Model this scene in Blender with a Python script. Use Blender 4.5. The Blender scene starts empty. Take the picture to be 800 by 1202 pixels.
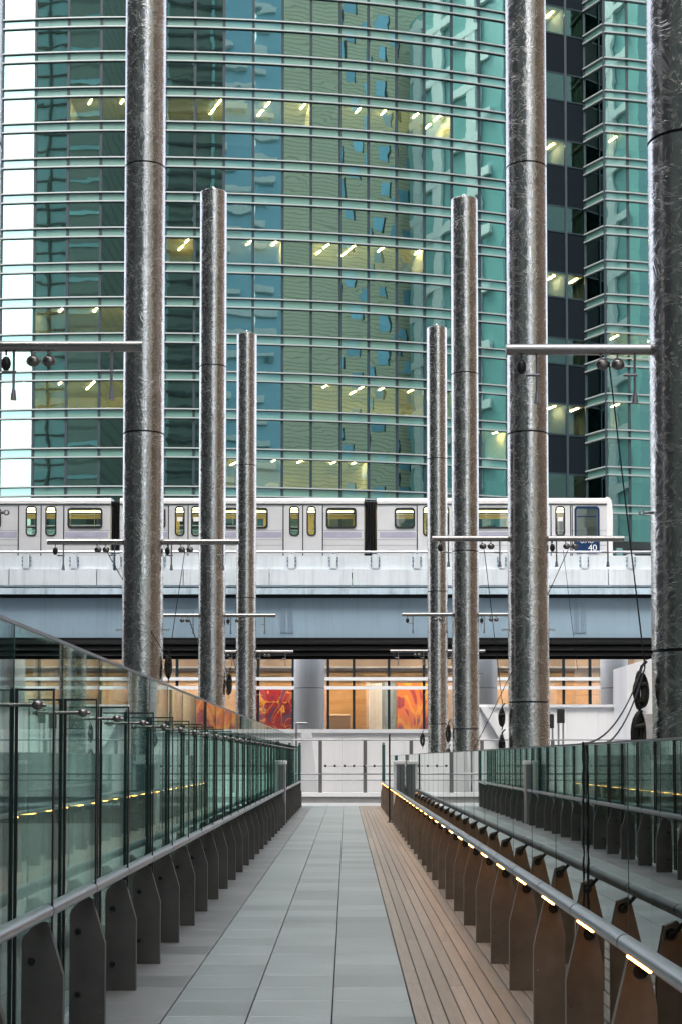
import bpy, math, random
from mathutils import Matrix, Vector
random.seed(7)
S = bpy.context.scene
C = S.collection
rad = math.radians

# ---------------------------------------------------------------- camera
F, VX, VY, PITCH, EYE = 1800.0, 406.0, 890.0, rad(2.5), 1.6     # focal length in photo pixels, vanishing point
PY = VY - F * math.tan(PITCH)
cam_d = bpy.data.cameras.new('camera'); cam = bpy.data.objects.new('camera', cam_d); C.objects.link(cam)
cam.location = (0, 0, EYE); cam.rotation_euler = (rad(90) + PITCH, 0, 0)
cam_d.sensor_width = 36; cam_d.lens = F / 1202 * 36
cam_d.shift_y = (PY - 601) / 1202; cam_d.shift_x = (400 - VX) / 1202
cam_d.clip_start = 0.1; cam_d.clip_end = 5000
S.camera = cam
# ---------------------------------------------------------------- sky, sun, exposure
SUN_EL, SUN_AZ = rad(58), rad(205)          # azimuth clockwise from +Y: high, behind the camera
w = bpy.data.worlds.new('World'); S.world = w; w.use_nodes = True
nt = w.node_tree; nt.nodes.clear()
sky = nt.nodes.new('ShaderNodeTexSky'); sky.sky_type = 'NISHITA'; sky.sun_disc = False
sky.sun_elevation = SUN_EL; sky.sun_rotation = SUN_AZ; sky.dust_density = 6; sky.air_density = 1.0; sky.ozone_density = 1.5
hs = nt.nodes.new('ShaderNodeHueSaturation'); hs.inputs['Saturation'].default_value = 0.5
bg = nt.nodes.new('ShaderNodeBackground'); bg.inputs['Strength'].default_value = 0.15
wo = nt.nodes.new('ShaderNodeOutputWorld')
nt.links.new(sky.outputs[0], hs.inputs['Color']); nt.links.new(hs.outputs[0], bg.inputs[0]); nt.links.new(bg.outputs[0], wo.inputs[0])
sl = bpy.data.lights.new('sun', 'SUN'); sl.energy = 1.3; sl.angle = rad(25); sl.color = (1, 0.95, 0.88)
so = bpy.data.objects.new('sun', sl); C.objects.link(so); so.location = (0, -20, 60)
sd = Vector((math.sin(SUN_AZ) * math.cos(SUN_EL), math.cos(SUN_AZ) * math.cos(SUN_EL), math.sin(SUN_EL)))
so.rotation_euler = sd.to_track_quat('Z', 'Y').to_euler()
S.view_settings.view_transform = 'Standard'; S.view_settings.look = 'None'
S.view_settings.gamma = 1; S.view_settings.use_curve_mapping = False
S.view_settings.exposure = 1.95
S.render.engine = 'CYCLES'
cy = S.cycles
cy.use_denoising = True; cy.max_bounces = 9; cy.glossy_bounces = 6; cy.diffuse_bounces = 3; cy.transparent_max_bounces = 128
cy.transmission_bounces = 6; cy.caustics_reflective = False; cy.caustics_refractive = False; cy.sample_clamp_indirect = 6

# ---------------------------------------------------------------- helpers
def P(x, y, Y):
    """photo pixel (800x1202) and distance -> X, Z in the place (used to survey sizes)"""
    u, v = (x - VX) / F, (PY - y) / F
    dy = math.cos(PITCH) - v * math.sin(PITCH); dz = math.sin(PITCH) + v * math.cos(PITCH)
    t = Y / dy
    return u * t, EYE + t * dz
def PX(x, Y, y=700): return P(x, y, Y)[0]
def PZ(y, Y): return P(VX, y, Y)[1]

class MB:
    def __init__(s): s.v = []; s.f = []; s.sm = []
    def add(s, vs, fs, smooth=False):
        b = len(s.v); s.v += [tuple(p) for p in vs]; s.f += [tuple(i + b for i in f) for f in fs]; s.sm += [smooth] * len(fs); return s
    def box(s, x0, x1, y0, y1, z0, z1, bev=0):
        if bev:
            b = bev; pts = []
            x0, x1 = min(x0, x1), max(x0, x1); y0, y1 = min(y0, y1), max(y0, y1); z0, z1 = min(z0, z1), max(z0, z1)
            ring = [(x0 + b, y0), (x1 - b, y0), (x1, y0 + b), (x1, y1 - b), (x1 - b, y1), (x0 + b, y1), (x0, y1 - b), (x0, y0 + b)]
            inn = [(x0 + b, y0 + b), (x1 - b, y0 + b), (x1 - b, y0 + b), (x1 - b, y1 - b), (x1 - b, y1 - b), (x0 + b, y1 - b), (x0 + b, y1 - b), (x0 + b, y0 + b)]
            vs = [(a, c, z0) for a, c in ring] + [(a, c, z1 - b) for a, c in ring] + [(a, c, z1) for a, c in ((x0 + b, y0 + b), (x1 - b, y0 + b), (x1 - b, y1 - b), (x0 + b, y1 - b))]
            fs = [tuple(reversed(range(8)))] + [(i, (i + 1) % 8, 8 + (i + 1) % 8, 8 + i) for i in range(8)]
            fs += [(8, 9, 17, 16), (9, 10, 17), (10, 11, 18, 17), (11, 12, 18), (12, 13, 19, 18), (13, 14, 19), (14, 15, 16, 19), (15, 8, 16), (16, 17, 18, 19)]
            return s.add(vs, fs)
        vs = [(x0, y0, z0), (x1, y0, z0), (x1, y1, z0), (x0, y1, z0), (x0, y0, z1), (x1, y0, z1), (x1, y1, z1), (x0, y1, z1)]
        return s.add(vs, [(0, 3, 2, 1), (4, 5, 6, 7), (0, 1, 5, 4), (1, 2, 6, 5), (2, 3, 7, 6), (3, 0, 4, 7)])
    def prism(s, poly, a, b, axis='y'):
        """polygon in the two other axes, extruded from a to b along axis"""
        n = len(poly)
        def pt(p, t):
            if axis == 'y': return (p[0], t, p[1])
            if axis == 'x': return (t, p[0], p[1])
            return (p[0], p[1], t)
        vs = [pt(p, a) for p in poly] + [pt(p, b) for p in poly]
        return s.add(vs, [tuple(range(n)), tuple(range(2 * n - 1, n - 1, -1))] + [(i, n + i, n + (i + 1) % n, (i + 1) % n) for i in range(n)])
    def cyl(s, x, y, z0, z1, r, n=24, r1=None, caps=True):
        r1 = r if r1 is None else r1
        vs = [(x + r * math.cos(2 * math.pi * i / n), y + r * math.sin(2 * math.pi * i / n), z0) for i in range(n)]
        vs += [(x + r1 * math.cos(2 * math.pi * i / n), y + r1 * math.sin(2 * math.pi * i / n), z1) for i in range(n)]
        s.add(vs, [(i, (i + 1) % n, n + (i + 1) % n, n + i) for i in range(n)], True)
        if caps:
            s.add(vs[n:], [tuple(range(n))]); s.add(vs[:n], [tuple(reversed(range(n)))])
        return s
    def tube(s, pts, r, n=8, caps=True):
        pts = [Vector(p) for p in pts]; m = len(pts); vs = []
        d0 = (pts[1] - pts[0]).normalized()
        up = Vector((0, 0, 1)) if abs(d0.z) < 0.95 else Vector((1, 0, 0))
        rr = r if isinstance(r, (list, tuple)) else [r] * m
        for i, p in enumerate(pts):
            d = (pts[min(i + 1, m - 1)] - pts[max(i - 1, 0)]).normalized()
            a = d.cross(up).normalized(); b = a.cross(d).normalized()
            vs += [p + (a * math.cos(2 * math.pi * k / n) + b * math.sin(2 * math.pi * k / n)) * rr[i] for k in range(n)]
        s.add(vs, [(i * n + k, i * n + (k + 1) % n, (i + 1) * n + (k + 1) % n, (i + 1) * n + k) for i in range(m - 1) for k in range(n)], True)
        if caps: s.add(vs[:n], [tuple(range(n))]); s.add(vs[-n:], [tuple(reversed(range(n)))])
        return s
    def ball(s, c, r, sx=1, sy=1, sz=1, n=10, m=6):
        vs = [(c[0] + r * sx * math.sin(math.pi * j / m) * math.cos(2 * math.pi * i / n), c[1] + r * sy * math.sin(math.pi * j / m) * math.sin(2 * math.pi * i / n), c[2] + r * sz * math.cos(math.pi * j / m)) for j in range(m + 1) for i in range(n)]
        return s.add(vs, [(j * n + i, (j + 1) * n + i, (j + 1) * n + (i + 1) % n, j * n + (i + 1) % n) for j in range(m) for i in range(n)], True)
    def quadstrip(s, a, b, z0, z1, th):
        """upright slab between plan points a and b, thickness th away from the camera"""
        d = Vector((b[0] - a[0], b[1] - a[1], 0)).normalized(); nrm = Vector((-d.y, d.x, 0)) * th
        q = [(a[0], a[1]), (b[0], b[1]), (b[0] + nrm.x, b[1] + nrm.y), (a[0] + nrm.x, a[1] + nrm.y)]
        return s.prism(q, z0, z1, 'z')
    def mesh(s, name):
        me = bpy.data.meshes.new(name); me.from_pydata(s.v, [], s.f); me.polygons.foreach_set('use_smooth', s.sm)
        import bmesh
        bm = bmesh.new(); bm.from_mesh(me); bmesh.ops.recalc_face_normals(bm, faces=bm.faces); bm.to_mesh(me); bm.free()
        me.update(); return me

def link(name, me, m=None, parent=None, loc=None):
    o = bpy.data.objects.new(name, me); C.objects.link(o)
    if m is not None and not me.materials: me.materials.append(M[m] if isinstance(m, str) else m)
    if parent is not None:
        o.parent = parent; o.matrix_parent_inverse = wm(parent).inverted()
    if loc is not None: o.location = loc
    return o
def wm(o):
    m = Matrix.LocRotScale(o.location, o.rotation_euler, o.scale)
    return (wm(o.parent) @ o.matrix_parent_inverse @ m) if o.parent else m
def obj(name, mb, m, parent=None, loc=None): return link(name, mb.mesh(name), m, parent, loc)
def tag(o, label=None, cat=None, group=None, kind=None):
    for k, v in (('label', label), ('category', cat), ('group', group), ('kind', kind)):
        if v: o[k] = v
    return o
def thing(name, label, cat, loc=(0, 0, 0), group=None):
    o = bpy.data.objects.new(name, None); C.objects.link(o); o.location = loc; o.empty_display_size = 0.2
    return tag(o, label, cat, group)

# ---------------------------------------------------------------- materials
M = {}
def newmat(name):
    m = bpy.data.materials.new(name); m.use_nodes = True; t = m.node_tree; t.nodes.clear()
    out = t.nodes.new('ShaderNodeOutputMaterial'); M[name] = m
    def N(k, **kw):
        n = t.nodes.new('ShaderNode' + k)
        for a, b in kw.items():
            if a.startswith('_'): n.inputs[a[1:].replace('_', ' ')].default_value = b
            else: setattr(n, a, b)
        return n
    return m, t, out, N
def L(t, a, b): t.links.new(a, b)
def ramp(N, stops):
    r = N('ValToRGB'); e = r.color_ramp.elements
    while len(e) < len(stops): e.new(0.5)
    for el, (p, c) in zip(e, stops): el.position = p; el.color = (*c, 1)
    return r
def plain(name, col, rough=0.5, metal=0, var=0.12, scale=3.0, stretch=(1, 1, 1), bump=0.0, rnd=0.0, spec=0.5, coat=0, stain=0.0):
    m, t, out, N = newmat(name)
    b = N('BsdfPrincipled'); b.inputs['Roughness'].default_value = rough; b.inputs['Metallic'].default_value = metal
    b.inputs['Specular IOR Level'].default_value = spec; b.inputs['Coat Weight'].default_value = coat
    g = N('NewGeometry'); mp = N('Mapping'); mp.inputs['Scale'].default_value = stretch; L(t, g.outputs['Position'], mp.inputs[0])
    n1 = N('TexNoise', _Scale=scale, _Detail=8.0, _Roughness=0.65); L(t, mp.outputs[0], n1.inputs['Vector'])
    lo = tuple(c * (1 - var) for c in col); hi = tuple(min(1, c * (1 + var)) for c in col)
    r = ramp(N, [(0.3, lo), (0.7, hi)]); L(t, n1.outputs[0], r.inputs[0]); last = r.outputs[0]
    if stain:
        ms = N('Mapping'); ms.inputs['Scale'].default_value = (2.2, 1.0, 0.12); L(t, g.outputs['Position'], ms.inputs[0])
        ns = N('TexNoise', _Scale=1.6, _Detail=7.0, _Roughness=0.7); L(t, ms.outputs[0], ns.inputs['Vector'])
        rs = ramp(N, [(0.50, (1, 1, 1)), (0.74, (1 - stain,) * 3)]); L(t, ns.outputs[0], rs.inputs[0])
        ml_ = N('Mix', data_type='RGBA', blend_type='MULTIPLY'); ml_.inputs[0].default_value = 1; L(t, last, ml_.inputs[6]); L(t, rs.outputs[0], ml_.inputs[7]); last = ml_.outputs[2]
    if rnd:
        oi = N('ObjectInfo'); mr = N('MapRange'); mr.inputs['To Min'].default_value = 1 - rnd; mr.inputs['To Max'].default_value = 1 + rnd
        L(t, oi.outputs['Random'], mr.inputs[0]); mx = N('Mix', data_type='RGBA', blend_type='MULTIPLY'); mx.inputs[0].default_value = 1
        L(t, last, mx.inputs[6]); L(t, mr.outputs[0], mx.inputs[7]); last = mx.outputs[2]
    L(t, last, b.inputs['Base Color'])
    rr = N('MapRange'); rr.inputs['To Min'].default_value = max(0.02, rough * 0.8); rr.inputs['To Max'].default_value = min(1, rough * 1.25); L(t, n1.outputs[0], rr.inputs[0]); L(t, rr.outputs[0], b.inputs['Roughness'])
    if bump:
        n2 = N('TexNoise', _Scale=scale * 8, _Detail=4.0); L(t, mp.outputs[0], n2.inputs['Vector'])
        bp = N('Bump', _Distance=bump); L(t, n2.outputs[0], bp.inputs['Height']); L(t, bp.outputs[0], b.inputs['Normal'])
    L(t, b.outputs[0], out.inputs[0]); return m
def emit(name, col, st):
    m, t, out, N = newmat(name); e = N('Emission'); e.inputs[0].default_value = (*col, 1); e.inputs[1].default_value = st; L(t, e.outputs[0], out.inputs[0])
def glass(name, tint, gcol=(1, 1, 1), base=0.0, ior=1.5, wob=0.0, wscale=0.4, rough=0.0, gain=1.0):
    """thin pane: Fresnel mix of clear tinted transmission and mirror reflection"""
    m, t, out, N = newmat(name)
    tr = N('BsdfTransparent'); tr.inputs[0].default_value = (*tint, 1)
    gl = N('BsdfGlossy'); gl.inputs['Color'].default_value = (*gcol, 1); gl.inputs['Roughness'].default_value = rough
    fr = N('Fresnel', _IOR=ior)
    ma = N('Math', operation='MULTIPLY_ADD', use_clamp=True); ma.inputs[1].default_value = gain; ma.inputs[2].default_value = base; L(t, fr.outputs[0], ma.inputs[0])
    mx = N('MixShader'); L(t, ma.outputs[0], mx.inputs[0]); L(t, tr.outputs[0], mx.inputs[1]); L(t, gl.outputs[0], mx.inputs[2])
    if wob:
        g = N('NewGeometry'); oi = N('ObjectInfo'); mu = N('Math', operation='MULTIPLY'); mu.inputs[1].default_value = 300; L(t, oi.outputs['Random'], mu.inputs[0])
        va = N('VectorMath', operation='ADD'); L(t, g.outputs['Position'], va.inputs[0]); L(t, mu.outputs[0], va.inputs[1])
        n1 = N('TexNoise', _Scale=wscale, _Detail=1.5, _Roughness=0.4, _Distortion=0.6); L(t, va.outputs[0], n1.inputs['Vector'])
        bp = N('Bump', _Distance=wob); L(t, n1.outputs[0], bp.inputs['Height']); L(t, bp.outputs[0], gl.inputs['Normal'])
    L(t, mx.outputs[0], out.inputs[0])

plain('ground_paving', (0.20, 0.205, 0.205), 0.8, scale=0.3, var=0.2)
plain('tile', (0.255, 0.278, 0.27), 0.38, scale=1.3, var=0.15, rnd=0.15, bump=0.0006, spec=0.5)
plain('tile_edge', (0.21, 0.205, 0.195), 0.45, scale=2.0, var=0.18, rnd=0.15, bump=0.0006)
plain('joint', (0.02, 0.02, 0.02), 0.9)
plain('wood', (0.27, 0.22, 0.175), 0.36, scale=6, var=0.32, stretch=(6, 0.35, 1), rnd=0.16, bump=0.0008)
plain('post_steel', (0.095, 0.09, 0.083), 0.45, metal=0.2, scale=3, var=0.25, bump=0.0003)
plain('post_bronze', (0.19, 0.16, 0.13), 0.45, metal=0.2, scale=3, var=0.3, bump=0.0004)
plain('bolt', (0.05, 0.05, 0.05), 0.3, metal=0.9)
plain('rivet', (0.4, 0.4, 0.4), 0.25, metal=0.9)
plain('rail_metal', (0.42, 0.43, 0.45), 0.32, metal=0.85, scale=9, var=0.08, stretch=(3, 0.6, 3))
plain('bar_metal', (0.34, 0.32, 0.30), 0.25, metal=1.0)
plain('rail_collar', (0.14, 0.15, 0.155), 0.4, metal=0.8)
plain('dark_metal', (0.03, 0.03, 0.032), 0.4, metal=0.5)
plain('fence_post', (0.13, 0.125, 0.12), 0.5, metal=0.3)
plain('grey_metal', (0.25, 0.25, 0.26), 0.4, metal=0.7)
plain('fitting', (0.22, 0.2, 0.19), 0.25, metal=1.0)
plain('clad_steel', (0.80, 0.80, 0.80), 0.38, metal=0.1, scale=2, var=0.05, stretch=(8, 8, 0.2))
plain('box_steel', (0.30, 0.31, 0.32), 0.35, metal=0.8, scale=3, var=0.12, stretch=(6, 6, 0.4))
plain('white_paint', (0.72, 0.73, 0.75), 0.5, scale=0.6, var=0.07, stretch=(1, 1, 0.35))
plain('white_stone', (0.80, 0.80, 0.81), 0.55, scale=1.5, var=0.04, stretch=(1, 1, 0.3), stain=0.07, rnd=0.02)
plain('kerb_grey', (0.3, 0.3, 0.3), 0.7, scale=2, var=0.15)
plain('paver', (0.42, 0.41, 0.40), 0.7, scale=2, var=0.15)
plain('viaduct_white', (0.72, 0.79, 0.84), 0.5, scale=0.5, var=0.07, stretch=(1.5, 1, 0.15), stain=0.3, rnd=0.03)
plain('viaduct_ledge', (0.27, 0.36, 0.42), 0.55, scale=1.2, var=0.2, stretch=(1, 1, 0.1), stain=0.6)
plain('viaduct_blue', (0.30, 0.42, 0.52), 0.45, scale=0.4, var=0.06, stain=0.15)
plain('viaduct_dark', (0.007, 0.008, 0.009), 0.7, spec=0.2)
plain('bolt_blue', (0.22, 0.29, 0.36), 0.5)
plain('train_body', (0.71, 0.715, 0.73), 0.35, metal=0.25, scale=0.8, var=0.03, stretch=(0.5, 1, 3), coat=0.2)
plain('train_bead', (0.40, 0.40, 0.42), 0.4, metal=0.3)
plain('train_door', (0.72, 0.725, 0.74), 0.33, metal=0.25, scale=0.8, var=0.03, coat=0.2)
plain('train_roof', (0.85, 0.85, 0.85), 0.35, var=0.03)
plain('train_stripe', (0.40, 0.39, 0.50), 0.4, scale=2, var=0.12)
plain('train_blue', (0.006, 0.03, 0.10), 0.35, var=0.05, spec=0.3)
plain('rubber', (0.012, 0.012, 0.013), 0.5)
plain('bellows', (0.018, 0.018, 0.02), 0.55)
plain('white_print', (0.85, 0.85, 0.85), 0.6, var=0.02)
plain('train_interior', (0.42, 0.34, 0.15), 0.6)
plain('train_seat', (0.06, 0.12, 0.10), 0.7)
emit('train_lamp', (1.0, 0.86, 0.5), 4.5)
emit('led_warm', (1.0, 0.38, 0.07), 11.0)
emit('office_lamp', (1.0, 0.85, 0.58), 75.0)
emit('lobby_lamp', (1.0, 0.86, 0.64), 15.0)
plain('transom_metal', (0.19, 0.215, 0.215), 0.5, metal=0.3, var=0.05)
plain('mullion_dark', (0.012, 0.022, 0.028), 0.5, spec=0.2)
plain('wing_panel', (0.004, 0.007, 0.010), 0.6, var=0.1, rnd=0.15, spec=0.06)
plain('ceiling_lit', (0.72, 0.62, 0.30), 0.8)  # office lamplight put into the ceiling colour; ceiling_dim is the shaded copy
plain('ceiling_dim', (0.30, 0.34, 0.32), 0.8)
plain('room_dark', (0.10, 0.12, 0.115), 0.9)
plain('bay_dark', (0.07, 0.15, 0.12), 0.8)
plain('room_lit', (0.70, 0.60, 0.30), 0.8)  # lamplit copy of the room wall colour; room_dark holds the shade
plain('blind', (0.55, 0.55, 0.48), 0.8)
plain('lobby_orange', (0.50, 0.29, 0.12), 0.6, scale=0.8, var=0.25)
plain('lobby_tan', (0.55, 0.40, 0.30), 0.6, scale=0.5, var=0.15)
plain('lobby_lilac', (0.56, 0.40, 0.26), 0.5, scale=0.5, var=0.2)
plain('lobby_floor', (0.3, 0.22, 0.16), 0.3)
plain('lobby_bluegrey', (0.22, 0.30, 0.36), 0.5, scale=1.0, var=0.3)
plain('rope_black', (0.012, 0.012, 0.012), 0.7)
plain('cable_dark', (0.035, 0.032, 0.024), 0.75)
plain('dark_glass_edge', (0.02, 0.06, 0.05), 0.2)
plain('green_glass_post', (0.03, 0.10, 0.09), 0.15)
glass('screen_glass', (0.93, 0.975, 0.96), (0.95, 1, 0.98), base=0.18, ior=1.5, wob=0.0003, wscale=0.8)
glass('left_glass', (0.86, 0.96, 0.93), (0.95, 1, 0.98), base=0.02, ior=1.5, wob=0.0004, wscale=0.8, gain=0.8)
glass('fin_glass', (0.92, 0.975, 0.96), (0.9, 1, 0.97), base=0.0, ior=1.5)
glass('train_glass', (0.75, 0.78, 0.72), (1, 1, 1), base=0.02, ior=1.45, wob=0.0008)
glass('lobby_glass', (0.9, 0.9, 0.88), (1, 1, 1), base=0.10, ior=1.5, wob=0.004, wscale=0.3)
glass('tower_glass', (0.74, 0.75, 0.62), (0.58, 0.90, 0.87), base=0.36, ior=1.5, wob=0.005, wscale=0.26)
glass('wing_glass', (0.74, 0.74, 0.62), (0.4, 0.75, 0.75), base=0.0, ior=1.5, wob=0.008, wscale=0.25)
glass('city_glass', (0.10, 0.2, 0.2), (0.45, 0.8, 0.85), base=0.5, wob=0.01)

def spandrel_mat():
    m, t, out, N = newmat('spandrel_glass')
    b = N('BsdfPrincipled'); b.inputs['Base Color'].default_value = (0.075, 0.17, 0.14, 1); b.inputs['Roughness'].default_value = 0.5
    gl = N('BsdfGlossy'); gl.inputs['Color'].default_value = (0.55, 0.9, 0.88, 1); gl.inputs['Roughness'].default_value = 0.02
    mx = N('MixShader'); mx.inputs[0].default_value = 0.26
    L(t, b.outputs[0], mx.inputs[1]); L(t, gl.outputs[0], mx.inputs[2]); L(t, mx.outputs[0], out.inputs[0])
spandrel_mat()
STEEL_BUMP = 0.00085
def swirl_steel():
    """stainless tube ground with short overlapping arcs"""
    m, t, out, N = newmat('swirl_steel')
    b = N('BsdfPrincipled'); b.inputs['Metallic'].default_value = 1.0
    g = N('NewGeometry'); oi = N('ObjectInfo'); mu = N('Math', operation='MULTIPLY'); mu.inputs[1].default_value = 90; L(t, oi.outputs['Random'], mu.inputs[0])
    va = N('VectorMath', operation='ADD'); L(t, g.outputs['Position'], va.inputs[0]); L(t, mu.outputs[0], va.inputs[1])
    cv = N('TexNoise', _Scale=2.6, _Detail=1.0); L(t, va.outputs[0], cv.inputs['Vector'])
    bend = N('VectorMath', operation='MULTIPLY_ADD'); bend.inputs[1].default_value = (0.55, 0.55, 0.55); L(t, cv.outputs[1], bend.inputs[0]); L(t, va.outputs[0], bend.inputs[2])
    hs_ = []
    for ang, sc in ((32, 34), (-38, 30), (74, 38), (-68, 33), (4, 36)):
        mp = N('Mapping'); mp.inputs['Rotation'].default_value = (0, rad(ang), 0); L(t, bend.outputs[0], mp.inputs[0])
        m2 = N('Mapping'); m2.inputs['Scale'].default_value = (sc, sc * 0.35, sc * 0.13); m2.inputs['Location'].default_value = (ang, 0, sc); L(t, mp.outputs[0], m2.inputs[0])
        nz = N('TexNoise', _Scale=1.0, _Detail=2.0, _Roughness=0.6); L(t, m2.outputs[0], nz.inputs['Vector'])
        nn = N('MapRange', interpolation_type='SMOOTHSTEP'); nn.inputs['From Min'].default_value = 0.5; nn.inputs['From Max'].default_value = 0.72; L(t, nz.outputs[0], nn.inputs[0]); hs_.append(nn)
    s2 = hs_[0]
    for h_ in hs_[1:]:
        mxx = N('Math', operation='ADD'); L(t, s2.outputs[0], mxx.inputs[0]); L(t, h_.outputs[0], mxx.inputs[1]); s2 = mxx
    bp = N('Bump', _Distance=STEEL_BUMP, _Strength=1.0); L(t, s2.outputs[0], bp.inputs['Height']); L(t, bp.outputs[0], b.inputs['Normal'])
    w1 = N('TexNoise', _Scale=2.2, _Detail=3.0); L(t, va.outputs[0], w1.inputs['Vector'])
    r = ramp(N, [(0.3, (0.60, 0.57, 0.545)), (0.7, (0.76, 0.725, 0.695))]); L(t, w1.outputs[0], r.inputs[0]); L(t, r.outputs[0], b.inputs['Base Color'])
    mr = N('MapRange'); mr.inputs['From Min'].default_value = 0.1; mr.inputs['From Max'].default_value = 1.6; mr.inputs['To Min'].default_value = 0.15; mr.inputs['To Max'].default_value = 0.32
    L(t, s2.outputs[0], mr.inputs[0]); L(t, mr.outputs[0], b.inputs['Roughness'])
    L(t, b.outputs[0], out.inputs[0])
swirl_steel()
def mural_mat(name, stops, scale, dist, stretch):
    m, t, out, N = newmat(name); b = N('BsdfPrincipled'); b.inputs['Roughness'].default_value = 0.4
    g = N('NewGeometry'); mp = N('Mapping'); mp.inputs['Scale'].default_value = stretch; L(t, g.outputs['Position'], mp.inputs[0])
    n = N('TexNoise', _Scale=scale, _Detail=1.5, _Distortion=dist); L(t, mp.outputs[0], n.inputs['Vector'])
    r = ramp(N, stops); r.color_ramp.interpolation = 'CONSTANT'; L(t, n.outputs[0], r.inputs[0]); L(t, r.outputs[0], b.inputs['Base Color']); L(t, b.outputs[0], out.inputs[0])
mural_mat('mural_red', [(0.0, (0.08, 0.04, 0.14)), (0.36, (0.32, 0.01, 0.03)), (0.52, (0.70, 0.38, 0.06)), (0.56, (0.24, 0.015, 0.05)), (0.66, (0.10, 0.07, 0.2))], 0.9, 1.6, (1, 1, 1))
mural_mat('mural_orange', [(0.0, (0.45, 0.05, 0.04)), (0.42, (0.85, 0.22, 0.02)), (0.50, (0.95, 0.45, 0.03)), (0.60, (0.8, 0.16, 0.03)), (0.66, (0.25, 0.10, 0.18))], 0.5, 2.2, (1.6, 1, 0.5))
def city_mat(name, col, line, zs, rough=0.7):
    """masonry with fine horizontal courses"""
    m, t, out, N = newmat(name); b = N('BsdfPrincipled'); b.inputs['Roughness'].default_value = rough
    g = N('NewGeometry'); sx = N('SeparateXYZ'); L(t, g.outputs['Position'], sx.inputs[0])
    a = N('Math', operation='MULTIPLY'); a.inputs[1].default_value = zs; L(t, sx.outputs[2], a.inputs[0])
    fr = N('Math', operation='FRACT'); L(t, a.outputs[0], fr.inputs[0])
    r = ramp(N, [(0.0, line), (0.28, col)]); r.color_ramp.interpolation = 'CONSTANT'; L(t, fr.outputs[0], r.inputs[0]); L(t, r.outputs[0], b.inputs['Base Color']); L(t, b.outputs[0], out.inputs[0])
city_mat('brown_masonry', (0.76, 0.68, 0.50), (0.50, 0.44, 0.32), 0.85)
city_mat('tan_masonry', (0.40, 0.28, 0.19), (0.34, 0.24, 0.16), 0.3)
city_mat('dark_masonry', (0.19, 0.22, 0.19), (0.12, 0.14, 0.12), 0.25)
city_mat('charcoal_masonry', (0.07, 0.07, 0.07), (0.05, 0.05, 0.05), 0.25)
plain('city_white', (0.75, 0.76, 0.76), 0.6)
plain('city_frame', (0.05, 0.06, 0.06), 0.5)
plain('city_window', (0.34, 0.62, 0.80), 0.2, spec=0.8, rnd=0.25)
plain('city_pane', (0.05, 0.11, 0.16), 0.08, spec=1.0)
plain('city_teal', (0.22, 0.42, 0.42), 0.15, spec=0.8, rnd=0.2)
plain('city_skyblue', (0.26, 0.48, 0.60), 0.2, spec=1.0, rnd=0.2)

# ================================================================ ground and walkway
tag(obj('ground', MB().box(-900, 900, -600, 1500, -6, -5), 'ground_paving'), kind='structure')
END = 52.0
deck = tag(obj('walkway', MB().box(-1.95, 1.75, -2, END, -0.6, -0.03), 'joint'), kind='structure')
COLX = [-1.95, -1.636, -1.123, -0.61, -0.087, 0.42]
g = 0.004
tile_me = {}
rows = []
y = 4.2
while y < END - 0.2: rows.append(y); y += 0.6
cnt = 0; far = MB()
for y in rows:
    for i in range(5):
        a, b = COLX[i] + g, COLX[i + 1] - g
        if cnt < 300 and i > 0:
            if i not in tile_me: tile_me[i] = MB().box(a, b, 0.0025, 0.5975, -0.04, 0, bev=0.003).mesh('tile')
            t = link('tile', tile_me[i], 'tile_edge' if i == 1 else 'tile', deck, (0, y, random.uniform(-0.0008, 0.0008))); cnt += 1
        elif i > 0: far.box(a, b, y + 0.003, y + 0.597, -0.04, -0.0005)
        else: far.box(a, b, y + 0.003, y + 0.597, -0.04, -0.002)
tag(obj('far_tiling', far, 'tile', deck), kind='stuff')
# boards of the wooden strip
pl = {}
for i in range(13):
    a = 0.425 + i * 0.1; b = a + 0.0935
    y = 3.0 - (i * 1.37) % 4.0
    while y < END:
        y1 = min(y + 4.0, END); key = (i, round(y1 - y, 2))
        if key not in pl: pl[key] = MB().box(a, b, 0.002, y1 - y - 0.002, -0.035, 0, bev=0.003).mesh('board')
        link('board', pl[key], 'wood', deck, (0, y, random.uniform(-0.001, 0.0005))); y += 4.0

# ================================================================ handrails with plate posts
Y0, DY = 9.3, 1.37
post_ys = [Y0 + DY * i for i in range(-4, 31)]
post_ys = [y for y in post_ys if y < END - 0.6]
RAILZ, RLX, RRX = 0.815, -1.535, 1.185
def ring_groove(y, x): return MB().tube([(x, y - 0.012, RAILZ), (x, y + 0.012, RAILZ)], 0.0335, 14, False)
lp = [(-1.66, 0), (-1.447, 0), (-1.447, 0.485), (-1.525, 0.752), (-1.575, 0.765), (-1.65, 0.69), (-1.66, 0.66)]
left_post = MB().prism(lp, -0.025, 0.025).mesh('post')
rp = [(1.125, 0), (1.315, 0), (1.315, 0.55), (1.275, 0.74), (1.205, 0.765), (1.19, 0.74), (1.125, 0.465)]
right_post = MB().prism(rp, -0.025, 0.025).mesh('post')
def bolts(pts, r, th):
    m = MB()
    for x, z in pts: m.tube([(x, -0.025, z), (x, -0.025 - th, z)], [r, r * 0.8], 8)
    return m
big_bolt = bolts([(0, 0)], 0.021, 0.014).mesh('bolt')
rivets_l = bolts([(-1.470, z) for z in (0.08, 0.18, 0.29, 0.38)], 0.005, 0.004).mesh('rivets')
rivets_r = bolts([(1.15, z) for z in (0.05, 0.13, 0.24, 0.33)], 0.005, 0.004).mesh('rivets')
hr = thing('handrail', 'grey tubular handrail on dark steel plate posts along the tiled left side', 'handrail', (RLX, 5, 0))
hr2 = thing('handrail', 'grey handrail with glowing amber lights under it beside the wooden strip', 'handrail', (RRX, 5, 0))
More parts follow.
